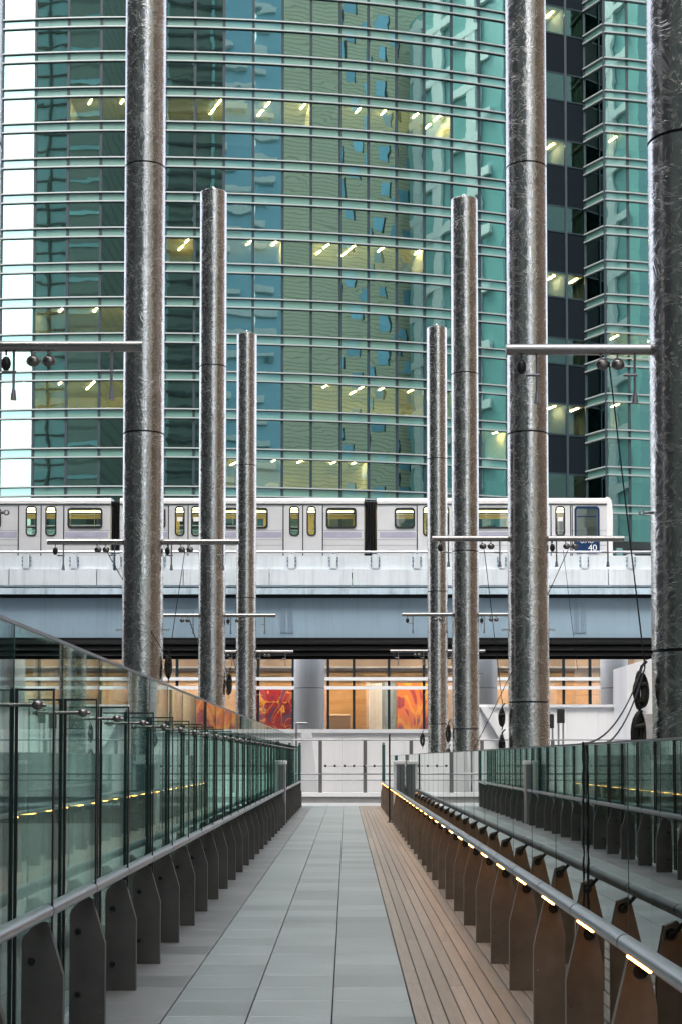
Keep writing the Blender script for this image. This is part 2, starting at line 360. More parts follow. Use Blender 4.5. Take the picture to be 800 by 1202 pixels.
rail_l = MB().tube([(RLX, 0.014, RAILZ), (RLX, DY - 0.014, RAILZ)], 0.037, 18).mesh('rail')
rail_r = MB().tube([(RRX, 0.014, RAILZ), (RRX, DY - 0.014, RAILZ)], 0.037, 18).mesh('rail')
collar = MB().tube([(0, -0.014, 0), (0, 0.014, 0)], 0.034, 16, False).mesh('collar')
led = MB().box(-0.004, 0.004, -0.24, 0.24, -0.004, 0.003).mesh('light_strip')
brk = MB().tube([(0.012, -0.025, 0), (0.012, -0.04, 0)], 0.032, 14).tube([(0.012, -0.03, 0), (0.02, -0.10, 0.0), (-0.045, -0.13, 0.08)], 0.013, 8).mesh('bracket')
for i, y in enumerate(post_ys):
    near = y < 30
    p = link('post', left_post, 'post_steel', hr, (0, y, 0))
    if near:
        for z in (0.18, 0.56): link('bolt', big_bolt, 'bolt', p, (-1.61, y, z))
        tag(link('rivets', rivets_l, 'rivet', p, (0, y, 0)), kind='stuff')
    link('rail', rail_l, 'rail_metal', hr, (0, y, 0)); link('collar', collar, 'rail_collar', hr, (RLX, y, RAILZ))
    p = link('post', right_post, 'post_bronze', hr2, (0, y, 0))
    if near: tag(link('rivets', rivets_r, 'rivet', p, (0, y, 0)), kind='stuff')
    link('bracket', brk, 'bolt', p, (RRX + 0.045, y, RAILZ - 0.115))
    link('rail', rail_r, 'rail_metal', hr2, (0, y, 0)); link('collar', collar, 'rail_collar', hr2, (RRX, y, RAILZ))
    link('light_strip', led, 'led_warm', hr2, (RRX - 0.024, y - 0.42, RAILZ - 0.032))

# ================================================================ glass screens
SLX, SLT, SRX, SRT = -1.725, 2.29, 1.46, 1.68
gs = thing('glass_screen', 'tall green-tinted glass wind screen braced by glass fins on the left', 'glass screen', (SLX, 5, 0))
gs2 = thing('glass_screen', 'lower green-tinted glass wind screen on the right behind the lit handrail', 'glass screen', (SRX, 5, 0))
pane_l = MB().box(-0.008, 0.008, 0.006, DY - 0.006, 0.03, SLT).mesh('pane')
cap_l = MB().box(-0.014, 0.014, 0.0, DY, SLT + 0.002, SLT + 0.022).mesh('cap_rail')
DR = DY * 1.0
pane_r = MB().box(-0.008, 0.008, 0.006, DR - 0.006, 0.03, SRT).mesh('pane')
cap_r = MB().box(-0.012, 0.012, 0.0, DR, SRT + 0.002, SRT + 0.012).mesh('cap_rail')
edge_l = MB().box(-0.010, 0.010, -0.005, 0.005, 0.03, SLT).mesh('seam')
edge_r = MB().box(-0.0095, 0.0095, -0.005, 0.005, 0.03, SRT).mesh('seam')
FX0, FX1, FT = -1.712, -1.507, 1.96
fin = MB().box(FX0 + 0.0185, FX1 - 0.0095, -0.006, 0.006, 0.70, FT - 0.0115).mesh('fin')
fin_edge = MB().box(FX0, FX0 + 0.018, -0.011, 0.011, 0.03, FT + 0.001).box(FX1 - 0.009, FX1, -0.010, 0.010, 0.60, FT + 0.001).box(FX0 + 0.0182, FX1 - 0.0092, -0.010, 0.010, FT - 0.011, FT).mesh('fin_edge')
fit = MB().tube([(SLX - 0.035, -0.03, 1.875), (FX0 + 0.13, -0.03, 1.875)], 0.011, 8).ball((FX0 + 0.125, -0.03, 1.875), 0.026, 1.25, 1, 1).tube([(FX0 + 0.125, -0.03, 1.875), (FX0 + 0.17, -0.03, 1.873)], [0.014, 0.009], 8).mesh('fitting')
for i, y in enumerate(post_ys):
    if i + 1 < len(post_ys):
        link('pane', pane_l, 'left_glass', gs, (SLX, y, 0)); link('cap_rail', cap_l, 'grey_metal', gs, (SLX, y, 0))
        link('pane', pane_r, 'screen_glass', gs2, (SRX, y, 0)); link('cap_rail', cap_r, 'grey_metal', gs2, (SRX, y, 0))
    link('seam', edge_l, 'dark_glass_edge', gs, (SLX, y, 0)); link('seam', edge_r, 'dark_glass_edge', gs2, (SRX, y, 0))
    fo = link('fin', fin, 'fin_glass', gs, (0, y + 0.012, 0))
    link('fin_edge', fin_edge, 'dark_metal', fo, (0, y + 0.012, 0)); link('fitting', fit, 'fitting', fo, (0, y, 0))

# steel cabinets at the gate, end posts, thin pole
def cabinet(x0, x1, y, z1, label):
    t = thing('gate_cabinet', label, 'cabinet', ((x0 + x1) / 2, y, 0), 'steel cabinets flanking the walkway')
    w_ = x1 - x0
    obj('body', MB().box(x0 + 0.06, x1 - 0.02, y + 0.01, y + 0.55, 0, z1 - 0.09, bev=0.006), 'box_steel', t)
    obj('corner_trim', MB().box(x0, x0 + 0.058, y, y + 0.56, 0, z1 - 0.09), 'clad_steel', t)
    obj('door_seam', MB().box(x0 + w_ * 0.52, x0 + w_ * 0.55, y + 0.004, y + 0.012, 0.1, z1 - 0.12), 'dark_metal', t)
    obj('lid', MB().box(x0 - 0.015, x1, y - 0.02, y + 0.58, z1 - 0.088, z1, bev=0.01), 'clad_steel', t)
cabinet(1.165, 1.445, 37.5, 1.54, 'grey steel cabinet at the far end of the lit handrail')
cabinet(-1.71, -1.46, 37.5, 1.54, 'grey steel cabinet at the far end of the tiled side')
t = thing('end_post', 'green glass post ending the left screen by the fence', 'post', (-1.56, 51.2, 0), 'end posts of the screens')
obj('shaft', MB().box(-1.60, -1.50, 51.2, 51.5, 0, 2.05, bev=0.01), 'green_glass_post', t); obj('knob', MB().ball((-1.55, 51.35, 2.09), 0.05), 'grey_metal', t)
t = thing('end_post', 'green glass post ending the right side by the fence', 'post', (1.24, 51.2, 0), 'end posts of the screens')
obj('shaft', MB().box(1.19, 1.29, 51.2, 51.5, 0, 2.05, bev=0.01), 'green_glass_post', t); obj('knob', MB().ball((1.24, 51.35, 2.09), 0.05), 'grey_metal', t)
t = thing('thin_pole', 'slender dark pole standing on the boards before the right cabinet', 'pole', (1.08, 38.4, 0))
obj('shaft', MB().cyl(1.08, 38.4, 0.02, 2.2, 0.022, 10), 'dark_metal', t); obj('foot', MB().cyl(1.08, 38.4, 0, 0.02, 0.06, 12), 'dark_metal', t)

# ================================================================ masts
sec = {}
def mast_section(z0, z1, n=40):
    k = (z0, z1)
    if k not in sec: sec[k] = MB().cyl(0, 0, z0 + 0.012, z1 - 0.012, 0.302, n, caps=False).mesh('section')
    return sec[k]
joint_me = MB().cyl(0, 0, -0.013, 0.013, 0.292, 40, caps=False).mesh('joint_ring')
cap_me = MB().cyl(0, 0, 0, 0.02, 0.302, 40, r1=0.298).cyl(0, 0, 0.02, 0.10, 0.298, 40, r1=0.03).ball((0, 0, 0.12), 0.045).mesh('cap')
BAR = 1.42
bar_me = MB().tube([(-BAR, 0, 0), (-0.28, 0, 0)], 0.042, 14).mesh('crossbar')
bar_me2 = MB().tube([(0.28, 0, 0), (BAR, 0, 0)], 0.042, 14).mesh('crossbar')
rod_me = MB().tube([(0, 0, -0.03), (0, 0, -0.34)], 0.011, 8).tube([(-0.09, 0, -0.20), (0.02, 0, -0.20)], 0.012, 8).cyl(0, 0, -0.42, -0.34, 0.026, 10, r1=0.016).mesh('hook_rod')
drop_me = MB().tube([(0, 0, -0.03), (0, 0, -0.07)], 0.008, 6).ball((0, 0, -0.135), 0.047, 0.85, 0.5, 1.25).mesh('pulley')
pair_me = MB().tube([(-0.07, 0, -0.03), (-0.05, 0, -0.10)], 0.008, 6).ball((-0.05, 0, -0.115), 0.05, 1.1, 0.5, 0.9).tube([(0.07, 0, -0.03), (0.06, 0, -0.10)], 0.008, 6).ball((0.07, 0, -0.115), 0.05, 1.1, 0.5, 0.9).mesh('pulley_pair')
eye_me = MB().tube([(0.30, 0, 0), (0.36, 0, 0)], 0.012, 6).tube([(0.39 + 0.018 * math.cos(a * math.pi / 5) - 0.015, 0, 0.018 * math.sin(a * math.pi / 5)) for a in range(11)], 0.006, 6, False).mesh('eye_bolt')
BZ = 4.80
def mast(x, y, label, dz=0.0, BZ=4.80):
    t = thing('mast', label, 'mast', (x, y, -5), 'steel masts beside the walkway')
    for z0, z1 in ((-5.0, 2.42), (2.42, 6.4), (6.4, 10.42), (10.42, 14.42)):
        link('section', mast_section(z0, z1), 'swirl_steel', t, (x, y, dz))
    for z in (2.42, 6.4, 10.42): link('joint_ring', joint_me, 'dark_metal', t, (x, y, z + dz))
    link('cap', cap_me, 'swirl_steel', t, (x, y, 14.405 + dz))
    for me, s in ((bar_me, -1), (bar_me2, 1)):
        b = link('crossbar', me, 'bar_metal', t, (x, y, BZ))
        for dx in (0.42, 1.18): link('hook_rod', rod_me, 'grey_metal', b, (x + s * dx, y, BZ))
        link('pulley', drop_me, 'dark_metal', b, (x + s * (0.36 if s > 0 else 1.30), y, BZ)); link('pulley_pair', pair_me, 'fitting', b, (x + s * 0.62, y, BZ))
        e = link('eye_bolt', eye_me, 'grey_metal', t, (x, y, 3.5))
        if s < 0: e.rotation_euler = (0, 0, math.pi)
    return t
MLX, MRX = -3.0, 2.66
MY = (11.8, 22.6, 34.3, 46.0)
LN = ('nearest brushed steel mast on the left, out of frame but for its crossbar', 'brushed steel mast rising past the top on the left',
      'middle-sized brushed steel mast on the left with its rounded top showing', 'shortest-looking brushed steel mast on the left, before the red mural')
RN = ('nearest dark steel mast cut by the right edge', 'brushed steel mast rising past the top on the right', 'middle-sized brushed steel mast on the right with its rounded top showing',
      'shortest-looking brushed steel mast on the right, nearest the centre')
for i in range(4): mast(MLX, MY[i], LN[i]); mast((2.66, 2.69, 2.67, 2.74)[i], MY[i], RN[i], (0, 0, -0.17, 0.2)[i], (4.775, 4.85, 4.82, 4.82)[i])

# ================================================================ ropes, cable bundles
def rope(name, pts, r, m, label, cat='rope', group=None, n=6):
    return tag(obj(name, MB().tube(pts, r, n), m), label, cat, group)
def sag(a, b, s, n=14):
    a, b = Vector(a), Vector(b); return [a.lerp(b, i / n) - Vector((0, 0, s * 4 * (i / n) * (1 - i / n))) for i in range(n + 1)]
mx, my = MRX, MY[0]
e = MRX - 0.36
rope('hanging_cable', sag((e, my, 2.36), (SRX - 0.02, 9.35, SRT + 0.01), 0.16), 0.006, 'rope_black', 'thin black cable swooping from the nearest right mast to the glass top', group='loose cables')
rope('hanging_cable', sag((e, my, 2.30), (SRX - 0.02, 9.35, SRT + 0.012), 0.22), 0.006, 'rope_black', 'second black cable hanging just under the swooping one at the right', group='loose cables')
pts = []
for i in range(40):
    z = SRT + 0.02 - i * (1.03 / 39); pts.append((SRX - 0.022 + 0.002 * math.sin(i * 1.3), 9.33 + 0.006 * math.sin(i * 0.9), z))
tag(obj('hanging_cable', MB().tube(pts, [0.004 + 0.002 * (1 + math.sin(i * 0.9 + math.sin(i))) for i in range(40)], 7), 'rope_black'), 'twisted black cable hanging down the inside of the right glass', 'cable', 'loose cables')
def bundle(x, y, z, h, r, label):
    m = MB(); rnd = random.Random(int(z * 100 + y))
    for k in range(16):
        a0 = rnd.uniform(-0.4, 0.4); rx = r * rnd.uniform(0.2, 0.9); rz = h / 2 * rnd.uniform(0.6, 1)
        cx, cyy = x + rnd.uniform(-0.25, 0.25) * r, y + rnd.uniform(-0.5, 0.5) * r
        m.tube([(cx + rx * math.cos(q * math.pi / 8), cyy + 0.3 * r * math.sin(q * math.pi / 4 + a0), z + rz * math.sin(q * math.pi / 8)) for q in range(17)], 0.009, 6, False)
    m.tube([(x, y, z + h * 0.5), (x + 0.01, y, z + h * 0.62), (x + 0.05, y, z + h * 0.75)], 0.012, 6)
    m.tube([(x - r * 0.75, y - 0.02, z + h * 0.12), (x + r * 0.75, y - 0.02, z + h * 0.16)], 0.022, 6)
    m.tube([(x + 0.2 * r, y, z - h * 0.5), (x, y, z - h * 0.66)], 0.008, 6)
    return tag(obj('cable_bundle', m, 'cable_dark'), label, 'cable bundle', 'coiled cables on the masts')
bundle(MRX - 0.40, MY[0] - 0.02, 2.12, 0.30, 0.052, 'upper dark cable coil hanging on the nearest right mast')
bundle(MRX - 0.41, MY[0] - 0.02, 1.80, 0.32, 0.055, 'lower dark cable coil on the nearest right mast, above the glass')
bundle(MRX - 0.37, MY[1], 2.20, 0.28, 0.05, 'upper cable coil on the big right mast')
bundle(MRX - 0.37, MY[1], 1.80, 0.30, 0.05, 'lower cable coil on the big right mast')
bundle(MRX - 0.38, MY[2], 2.15, 0.42, 0.06, 'upper cable coil on the middle right mast'); bundle(MRX - 0.38, MY[2], 1.65, 0.34, 0.06, 'lower cable coil on the middle right mast')
bundle(MLX + 0.38, MY[1], 2.95, 0.36, 0.05, 'dark cable coil on the big left mast above the glass')
bundle(MLX + 0.38, MY[2], 3.25, 0.5, 0.07, 'dark cable coil on the middle left mast')
bundle(MRX - 0.38, MY[3], 2.15, 0.4, 0.07, 'cable coil on the farthest right mast')
RG = 'thin ropes slung from the crossbars'
rope('mast_rope', sag((MRX - 0.62, MY[0], BZ - 0.12), (MRX - 0.36, MY[0] + 0.0, 2.3), 0.0), 0.006, 'rope_black', 'near-vertical rope from the nearest right crossbar to its cable coil', group=RG)
rope('mast_rope', sag((MRX + 0.62, MY[1], BZ - 0.12), (MRX - 0.9, MY[1] - 0.6, 1.6), 0.05), 0.006, 'rope_black', 'slanting rope crossing the face of the big right mast', group=RG)
rope('mast_rope', sag((MRX - 0.62, MY[1], BZ - 0.12), (MRX - 0.36, MY[1], 2.4), 0.0), 0.006, 'rope_black', 'near-vertical rope left of the big right mast', group=RG)
rope('mast_rope', sag((MRX + 0.55, MY[1], BZ - 0.12), (MRX + 0.75, MY[1], 2.9), 0.0), 0.004, 'rope_black', 'thin rope right of the big right mast', group=RG)
rope('mast_rope', sag((MLX - 0.55, MY[1], BZ - 0.12), (MLX + 0.37, MY[1] - 0.33, 3.1), 0.0), 0.006, 'rope_black', 'slanting rope left of the big left mast', group=RG)
rope('mast_rope', sag((MLX + 0.62, MY[1], BZ - 0.12), (MLX + 0.38, MY[1], 3.0), 0.0), 0.006, 'rope_black', 'near-vertical rope right of the big left mast', group=RG)
rope('mast_rope', sag((MLX - 0.5, MY[2], BZ - 0.12), (MLX + 0.36, MY[2] - 0.34, 3.4), 0.35), 0.010, 'rope_black', 'sagging rope across the middle left mast', group=RG)
rope('mast_rope', sag((MLX - 0.4, MY[3], BZ - 0.12), (MLX + 0.36, MY[3] - 0.34, 2.4), 0.2), 0.010, 'rope_black', 'sagging rope across the farthest left mast', group=RG)

# ================================================================ end of the walkway: paving, kerb, fence, white walls
pv = tag(obj('cross_path', MB().box(-14, 14, END + 0.004, 56.5, -0.6, -0.02), 'kerb_grey'), kind='structure')
for k in range(-18, 19):
    link('paver', MB().box(k * 0.6 + 0.01, k * 0.6 + 0.59, END + 0.02, END + 0.9, -0.02, 0.0).mesh('paver'), 'paver', pv)
FY = 56.0
kb = thing('low_wall', 'low white-capped kerb wall under the end fence', 'wall', (0, FY, 0))
obj('base', MB().box(-14, 14, FY, FY + 0.4, -0.6, 0.20), 'kerb_grey', kb); obj('coping', MB().box(-14, 14, FY - 0.05, FY + 0.45, 0.202, 0.34), 'white_stone', kb)
fe = thing('fence', 'thin metal rail fence closing the end of the walkway', 'fence', (0, FY + 0.2, 0.34))
for x in (376, 428, 482, 565, 607, 648, 714, 300, 240):
    X = PX(x, FY + 0.2, 900); obj('post', MB().box(X - 0.065, X + 0.065, FY + 0.17, FY + 0.23, 0.341, 2.24), 'fence_post', fe)
for z, r in ((2.27, 0.026), (1.03, 0.036), (0.80, 0.022)): obj('rail', MB().tube([(-14, FY + 0.2, z), (14, FY + 0.2, z)], r, 8), 'grey_metal', fe)
obj('lower_bar', MB().tube([(PX(380, FY, 900), FY + 0.12, 1.32), (PX(470, FY, 900), FY + 0.12, 1.32)], 0.022, 6), 'grey_metal', fe)
for x in (382, 393, 404, 415, 427, 439): obj('stud', MB().ball((PX(x, FY, 900), FY + 0.12, 1.32), 0.05), 'dark_metal', fe)
WY = 61.0
wl = thing('ramp_wall', 'white panelled ramp wall behind the end fence at centre', 'wall', (0, WY, -5))
z0 = -5; zt = PZ(856, WY)
xs = [PX(a, WY, 870) for a in (-520, -450, -380, -310, -240, -170, -100, -30, 40, 95, 150, 200, 255, 300, 357, 401, 452, 500, 545)]
for a, b in zip(xs, xs[1:]): obj('panel', MB().box(a + 0.003, b - 0.003, WY, WY + 0.4, z0, zt - 0.15), 'white_stone', wl)
obj('coping', MB().box(xs[0], xs[-1], WY - 0.08, WY + 0.5, zt - 0.148, zt), 'white_paint', wl)
obj('core', MB().box(xs[0], xs[-1], WY + 0.02, WY + 0.35, z0, zt - 0.2), 'kerb_grey', wl)
xa, xb = PX(352, WY - 1.2, 870), PX(374, WY - 1.2, 870)
t = thing('stair_parapet', 'slanting white stair parapet at the left of the end fence', 'wall', (xa, WY - 1.2, -5))
obj('parapet', MB().prism([(xa - 0.4, -5), (xb + 0.6, -5), (PX(366, WY, 870), PZ(857, WY)), (PX(355, WY, 870), PZ(857, WY))], WY - 1.2, WY - 0.9), 'white_paint', t)
obj('stringer', MB().box(PX(348, WY, 870), PX(350.5, WY, 870), WY - 1.6, WY - 1.5, 0.3, PZ(850, WY)), 'grey_metal', t)
obj('handle', MB().tube([(PX(349, WY, 870), WY - 1.55, PZ(850, WY)), (PX(362, WY, 870), WY - 1.55, PZ(850, WY))], 0.05, 6), 'grey_metal', t)
W2 = 63.0
wr = thing('ramp_wall', 'taller white wall behind the fence on the right', 'wall', (10, W2, -5))
zt2 = PZ(827, W2); x0, x1 = PX(556, W2, 850), PX(738, W2, 850)
n = 5
for i in range(n):
    a, b = x0 + (x1 - x0) * i / n, x0 + (x1 - x0) * (i + 1) / n
    obj('panel', MB().box(a + 0.003, b - 0.003, W2, W2 + 0.4, -5, zt2 - 0.12), 'white_stone', wr)
obj('coping', MB().box(x0 - 0.05, x1, W2 - 0.1, W2 + 0.5, zt2 - 0.118, zt2), 'white_paint', wr)
obj('brace', MB().prism([(PX(562, W2, 850), PZ(830, W2)), (PX(572, W2, 850), PZ(830, W2)), (PX(601, W2, 850), PZ(878, W2)), (PX(591, W2, 850), PZ(878, W2))], W2 - 0.4, W2 - 0.03), 'white_paint', wr)
PYB = 60.0
pb = thing('vent_block', 'white louvred block beside the nearest right mast', 'vent block', (PX(750, PYB), PYB, -5))
x0, x1 = PX(735, PYB, 830), PX(790, PYB, 830); zt3 = PZ(781, PYB)
obj('block', MB().prism([(x0, -5), (x1, -5), (x1, zt3 + 0.5), (x0, zt3)], PYB, PYB + 3), 'white_paint', pb)
obj('opening', MB().box(PX(744, PYB, 850), x1, PYB - 0.02, PYB, -4.9, PZ(838, PYB)), 'kerb_grey', pb)
for i in range(14): obj('louvre', MB().box(PX(746, PYB, 820), PX(757, PYB, 820), PYB - 0.06, PYB, PZ(834 - i * 3.6, PYB), PZ(832.4 - i * 3.6, PYB)), 'white_paint', pb)
for x, yt, lab in ((657.5, 832, 'taller dark lantern bollard before the right white wall'), (645, 838, 'shorter dark lantern bollard partly behind the big right mast')):
    X = PX(x, 59, 860); z = PZ(yt, 59); t = thing('lantern_bollard', lab, 'lamp post', (X, 59, -5), 'lantern bollards')
    obj('lantern', MB().box(X - 0.14, X + 0.14, 58.9, 59.1, z - 0.55, z, bev=0.02), 'dark_metal', t)
    for s in (-1, 1): obj('leg', MB().box(X + s * 0.09 - 0.03, X + s * 0.09 + 0.03, 58.96, 59.04, -5, z - 0.55), 'grey_metal', t)

# ================================================================ viaduct
V0, V1 = 66.0, 77.5
vd = thing('viaduct', 'pale blue railway viaduct crossing behind the masts', 'viaduct', (0, V0, 6.6))
VX0, VX1 = -45, 45
zz = lambda y: PZ(y, V0)
obj('girder', MB().box(VX0, VX1, V0 + 0.35, V0 + 0.6, zz(748), zz(701)), 'viaduct_blue', vd)
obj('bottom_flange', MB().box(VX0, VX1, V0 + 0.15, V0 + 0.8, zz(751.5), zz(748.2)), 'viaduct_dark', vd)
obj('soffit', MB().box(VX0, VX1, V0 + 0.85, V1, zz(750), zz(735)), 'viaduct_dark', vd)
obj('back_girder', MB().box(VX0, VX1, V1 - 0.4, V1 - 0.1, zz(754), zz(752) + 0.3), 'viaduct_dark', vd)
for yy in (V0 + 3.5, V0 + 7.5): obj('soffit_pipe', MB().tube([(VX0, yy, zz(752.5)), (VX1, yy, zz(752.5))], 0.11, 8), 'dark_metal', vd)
obj('ledge_shadow', MB().box(VX0, VX1, V0 + 0.1, V0 + 0.62, zz(700.5), zz(698)), 'viaduct_dark', vd)  # solid dark strip drawn as the shadow under the ledge
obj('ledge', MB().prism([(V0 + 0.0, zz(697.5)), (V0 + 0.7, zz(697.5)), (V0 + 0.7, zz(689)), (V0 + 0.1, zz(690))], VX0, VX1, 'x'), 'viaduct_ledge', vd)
obj('shade_strip', MB().box(VX0, VX1, V0 + 0.12, V0 + 0.6, zz(688.6), zz(686.8)), 'viaduct_blue', vd)  # darker blue strip standing in for the shade line above the ledge
seams = [-420, -300, -190, -90, 10, 113, 215, 316, 413, 515, 615, 714, 812, 912, 1010, 1110, 1210]
for a, b in zip(seams, seams[1:]):
    obj('parapet_panel', MB().box(PX(a, V0) + 0.02, PX(b, V0) - 0.02, V0 + 0.1, V0 + 0.5, zz(686.6), zz(667.5)), 'viaduct_white', vd)
pp = [-440, -390, -340, -290, -240, -190, -140, -85, -30, 30, 86, 137, 188, 240, 291, 342, 391, 440, 489, 539, 589, 637, 686, 741, 795, 850, 900, 950, 1000, 1050, 1100, 1150]
for a, b in zip(pp, pp[1:]):
    obj('upper_panel', MB().box(PX(a, V0) + 0.132, PX(b, V0) - 0.132, V0 + 0.22, V0 + 0.45, zz(667.3), zz(651.5)), 'viaduct_white', vd)
for a in pp:
    X = PX(a, V0); p = obj('parapet_post', MB().box(X - 0.13, X + 0.13, V0 + 0.08, V0 + 0.5, zz(667.2), zz(650)), 'viaduct_white', vd)
    for s in (-1, 1):
        for z in (654, 658, 663): obj('bolt', MB().box(X + s * 0.18 - 0.025, X + s * 0.18 + 0.025, V0 + 0.16, V0 + 0.22, zz(z + 1), zz(z - 1)), 'bolt_blue', p)
obj('top_rail', MB().tube([(VX0, V0 + 0.25, zz(647)), (VX1, V0 + 0.25, zz(647))], 0.055, 8), 'rail_metal', vd)
for a in pp: obj('rail_stub', MB().cyl(PX(a, V0), V0 + 0.25, zz(650), zz(647), 0.03, 6), 'grey_metal', vd)
for x in (336, 681):     # bolted girder splices
    X = PX(x, V0, 725)
    sp = obj('splice_plate', MB().box(X - 0.28, X + 0.28, V0 + 0.32, V0 + 0.349, zz(742), zz(706)), 'viaduct_blue', vd)
    bm_ = MB()
    for i in range(14):
        for j in (-3, -2, -1, 1, 2, 3): bm_.box(X + j * 0.075 - 0.018, X + j * 0.075 + 0.018, V0 + 0.295, V0 + 0.32, zz(708 + i * 2.45) - 0.02, zz(708 + i * 2.45) + 0.02)
    tag(obj('bolt_heads', bm_, 'bolt_blue', sp), kind='stuff')
obj('deck', MB().box(VX0, VX1, V0 + 0.7, V1, zz(735) + 0.01, zz(690)), 'kerb_grey', vd)
obj('back_parapet', MB().box(VX0, VX1, V1 - 0.35, V1, zz(690) + 0.01, zz(690) + 1.2), 'viaduct_white', vd)
obj('back_parapet_face', MB().box(VX0, VX1, V1 + 0.005, V1 + 0.2, zz(750), zz(690) + 1.2), 'viaduct_blue', vd)
# round steel piers
for x, wpx, lab in ((363, 36, 'round steel-clad column beside the red mural'), (566, 34, 'round steel-clad column behind the two small right masts'), (720, 32, 'round steel-clad column at the right before the lobby'), (165, 36, 'round steel-clad column behind the big left mast')):
    Yp = 79.6; X = PX(x, Yp, 810); r = wpx / 2 / F * Yp
    t = thing('steel_column', lab, 'column', (X, Yp, -5), 'steel columns before the lobby'); t['kind'] = 'thing'
    zj = PZ(808, Yp); zb = PZ(735, V0)
    obj('lower_cladding', MB().cyl(X, Yp, -5, zj - 0.015, r, 40), 'clad_steel', t); obj('upper_cladding', MB().cyl(X, Yp, zj + 0.015, 10.6, r, 40), 'clad_steel', t)
    obj('joint', MB().cyl(X, Yp, zj - 0.014, zj + 0.014, r - 0.03, 40), 'dark_metal', t)

# ================================================================ train
T0 = 68.6; T1 = 71.1
tz = lambda y: PZ(y, T0); tx = lambda x: PX(x, T0, 620)
ZB, ZT = tz(672), tz(583)
def rrect(x0, x1, z0, z1, r, n=5):
    pts = []
    for cx, cz, a0 in ((x1 - r, z0 + r, -90), (x1 - r, z1 - r, 0), (x0 + r, z1 - r, 90), (x0 + r, z0 + r, 180)):
        for k in range(n + 1): a = rad(a0 + 90 * k / n); pts.append((cx + r * math.cos(a), cz + r * math.sin(a)))
    return pts
def ringmesh(outer, inner, y0, y1):
    n = len(outer); m = MB()
    vs = [(p[0], y0, p[1]) for p in outer] + [(p[0], y0, p[1]) for p in inner] + [(p[0], y1, p[1]) for p in outer] + [(p[0], y1, p[1]) for p in inner]
    fs = []
    for i in range(n):
        j = (i + 1) % n; fs += [(i, j, n + j, n + i), (n + i, n + j, 3 * n + j, 3 * n + i), (2 * n + i, i, 3 * n * 0 + i, i)[:0] or (2 * n + i, 2 * n + j, j, i)]
    return m.add(vs, fs)
def wall_with_holes(m, x0, x1, z0, z1, holes, y0, y1):
    xs = sorted({x0, x1, *[h[0] for h in holes], *[h[1] for h in holes]}); xs = [x for x in xs if x0 <= x <= x1]
    for a, b in zip(xs, xs[1:]):
        c = (a + b) / 2; hs = sorted([(h[2], h[3]) for h in holes if h[0] < c < h[1]]); z = z0
        for h0, h1 in hs:
            if h0 > z: m.box(a, b, y0, y1, z, h0)
            z = h1
        if z < z1: m.box(a, b, y0, y1, z, z1)
    return m
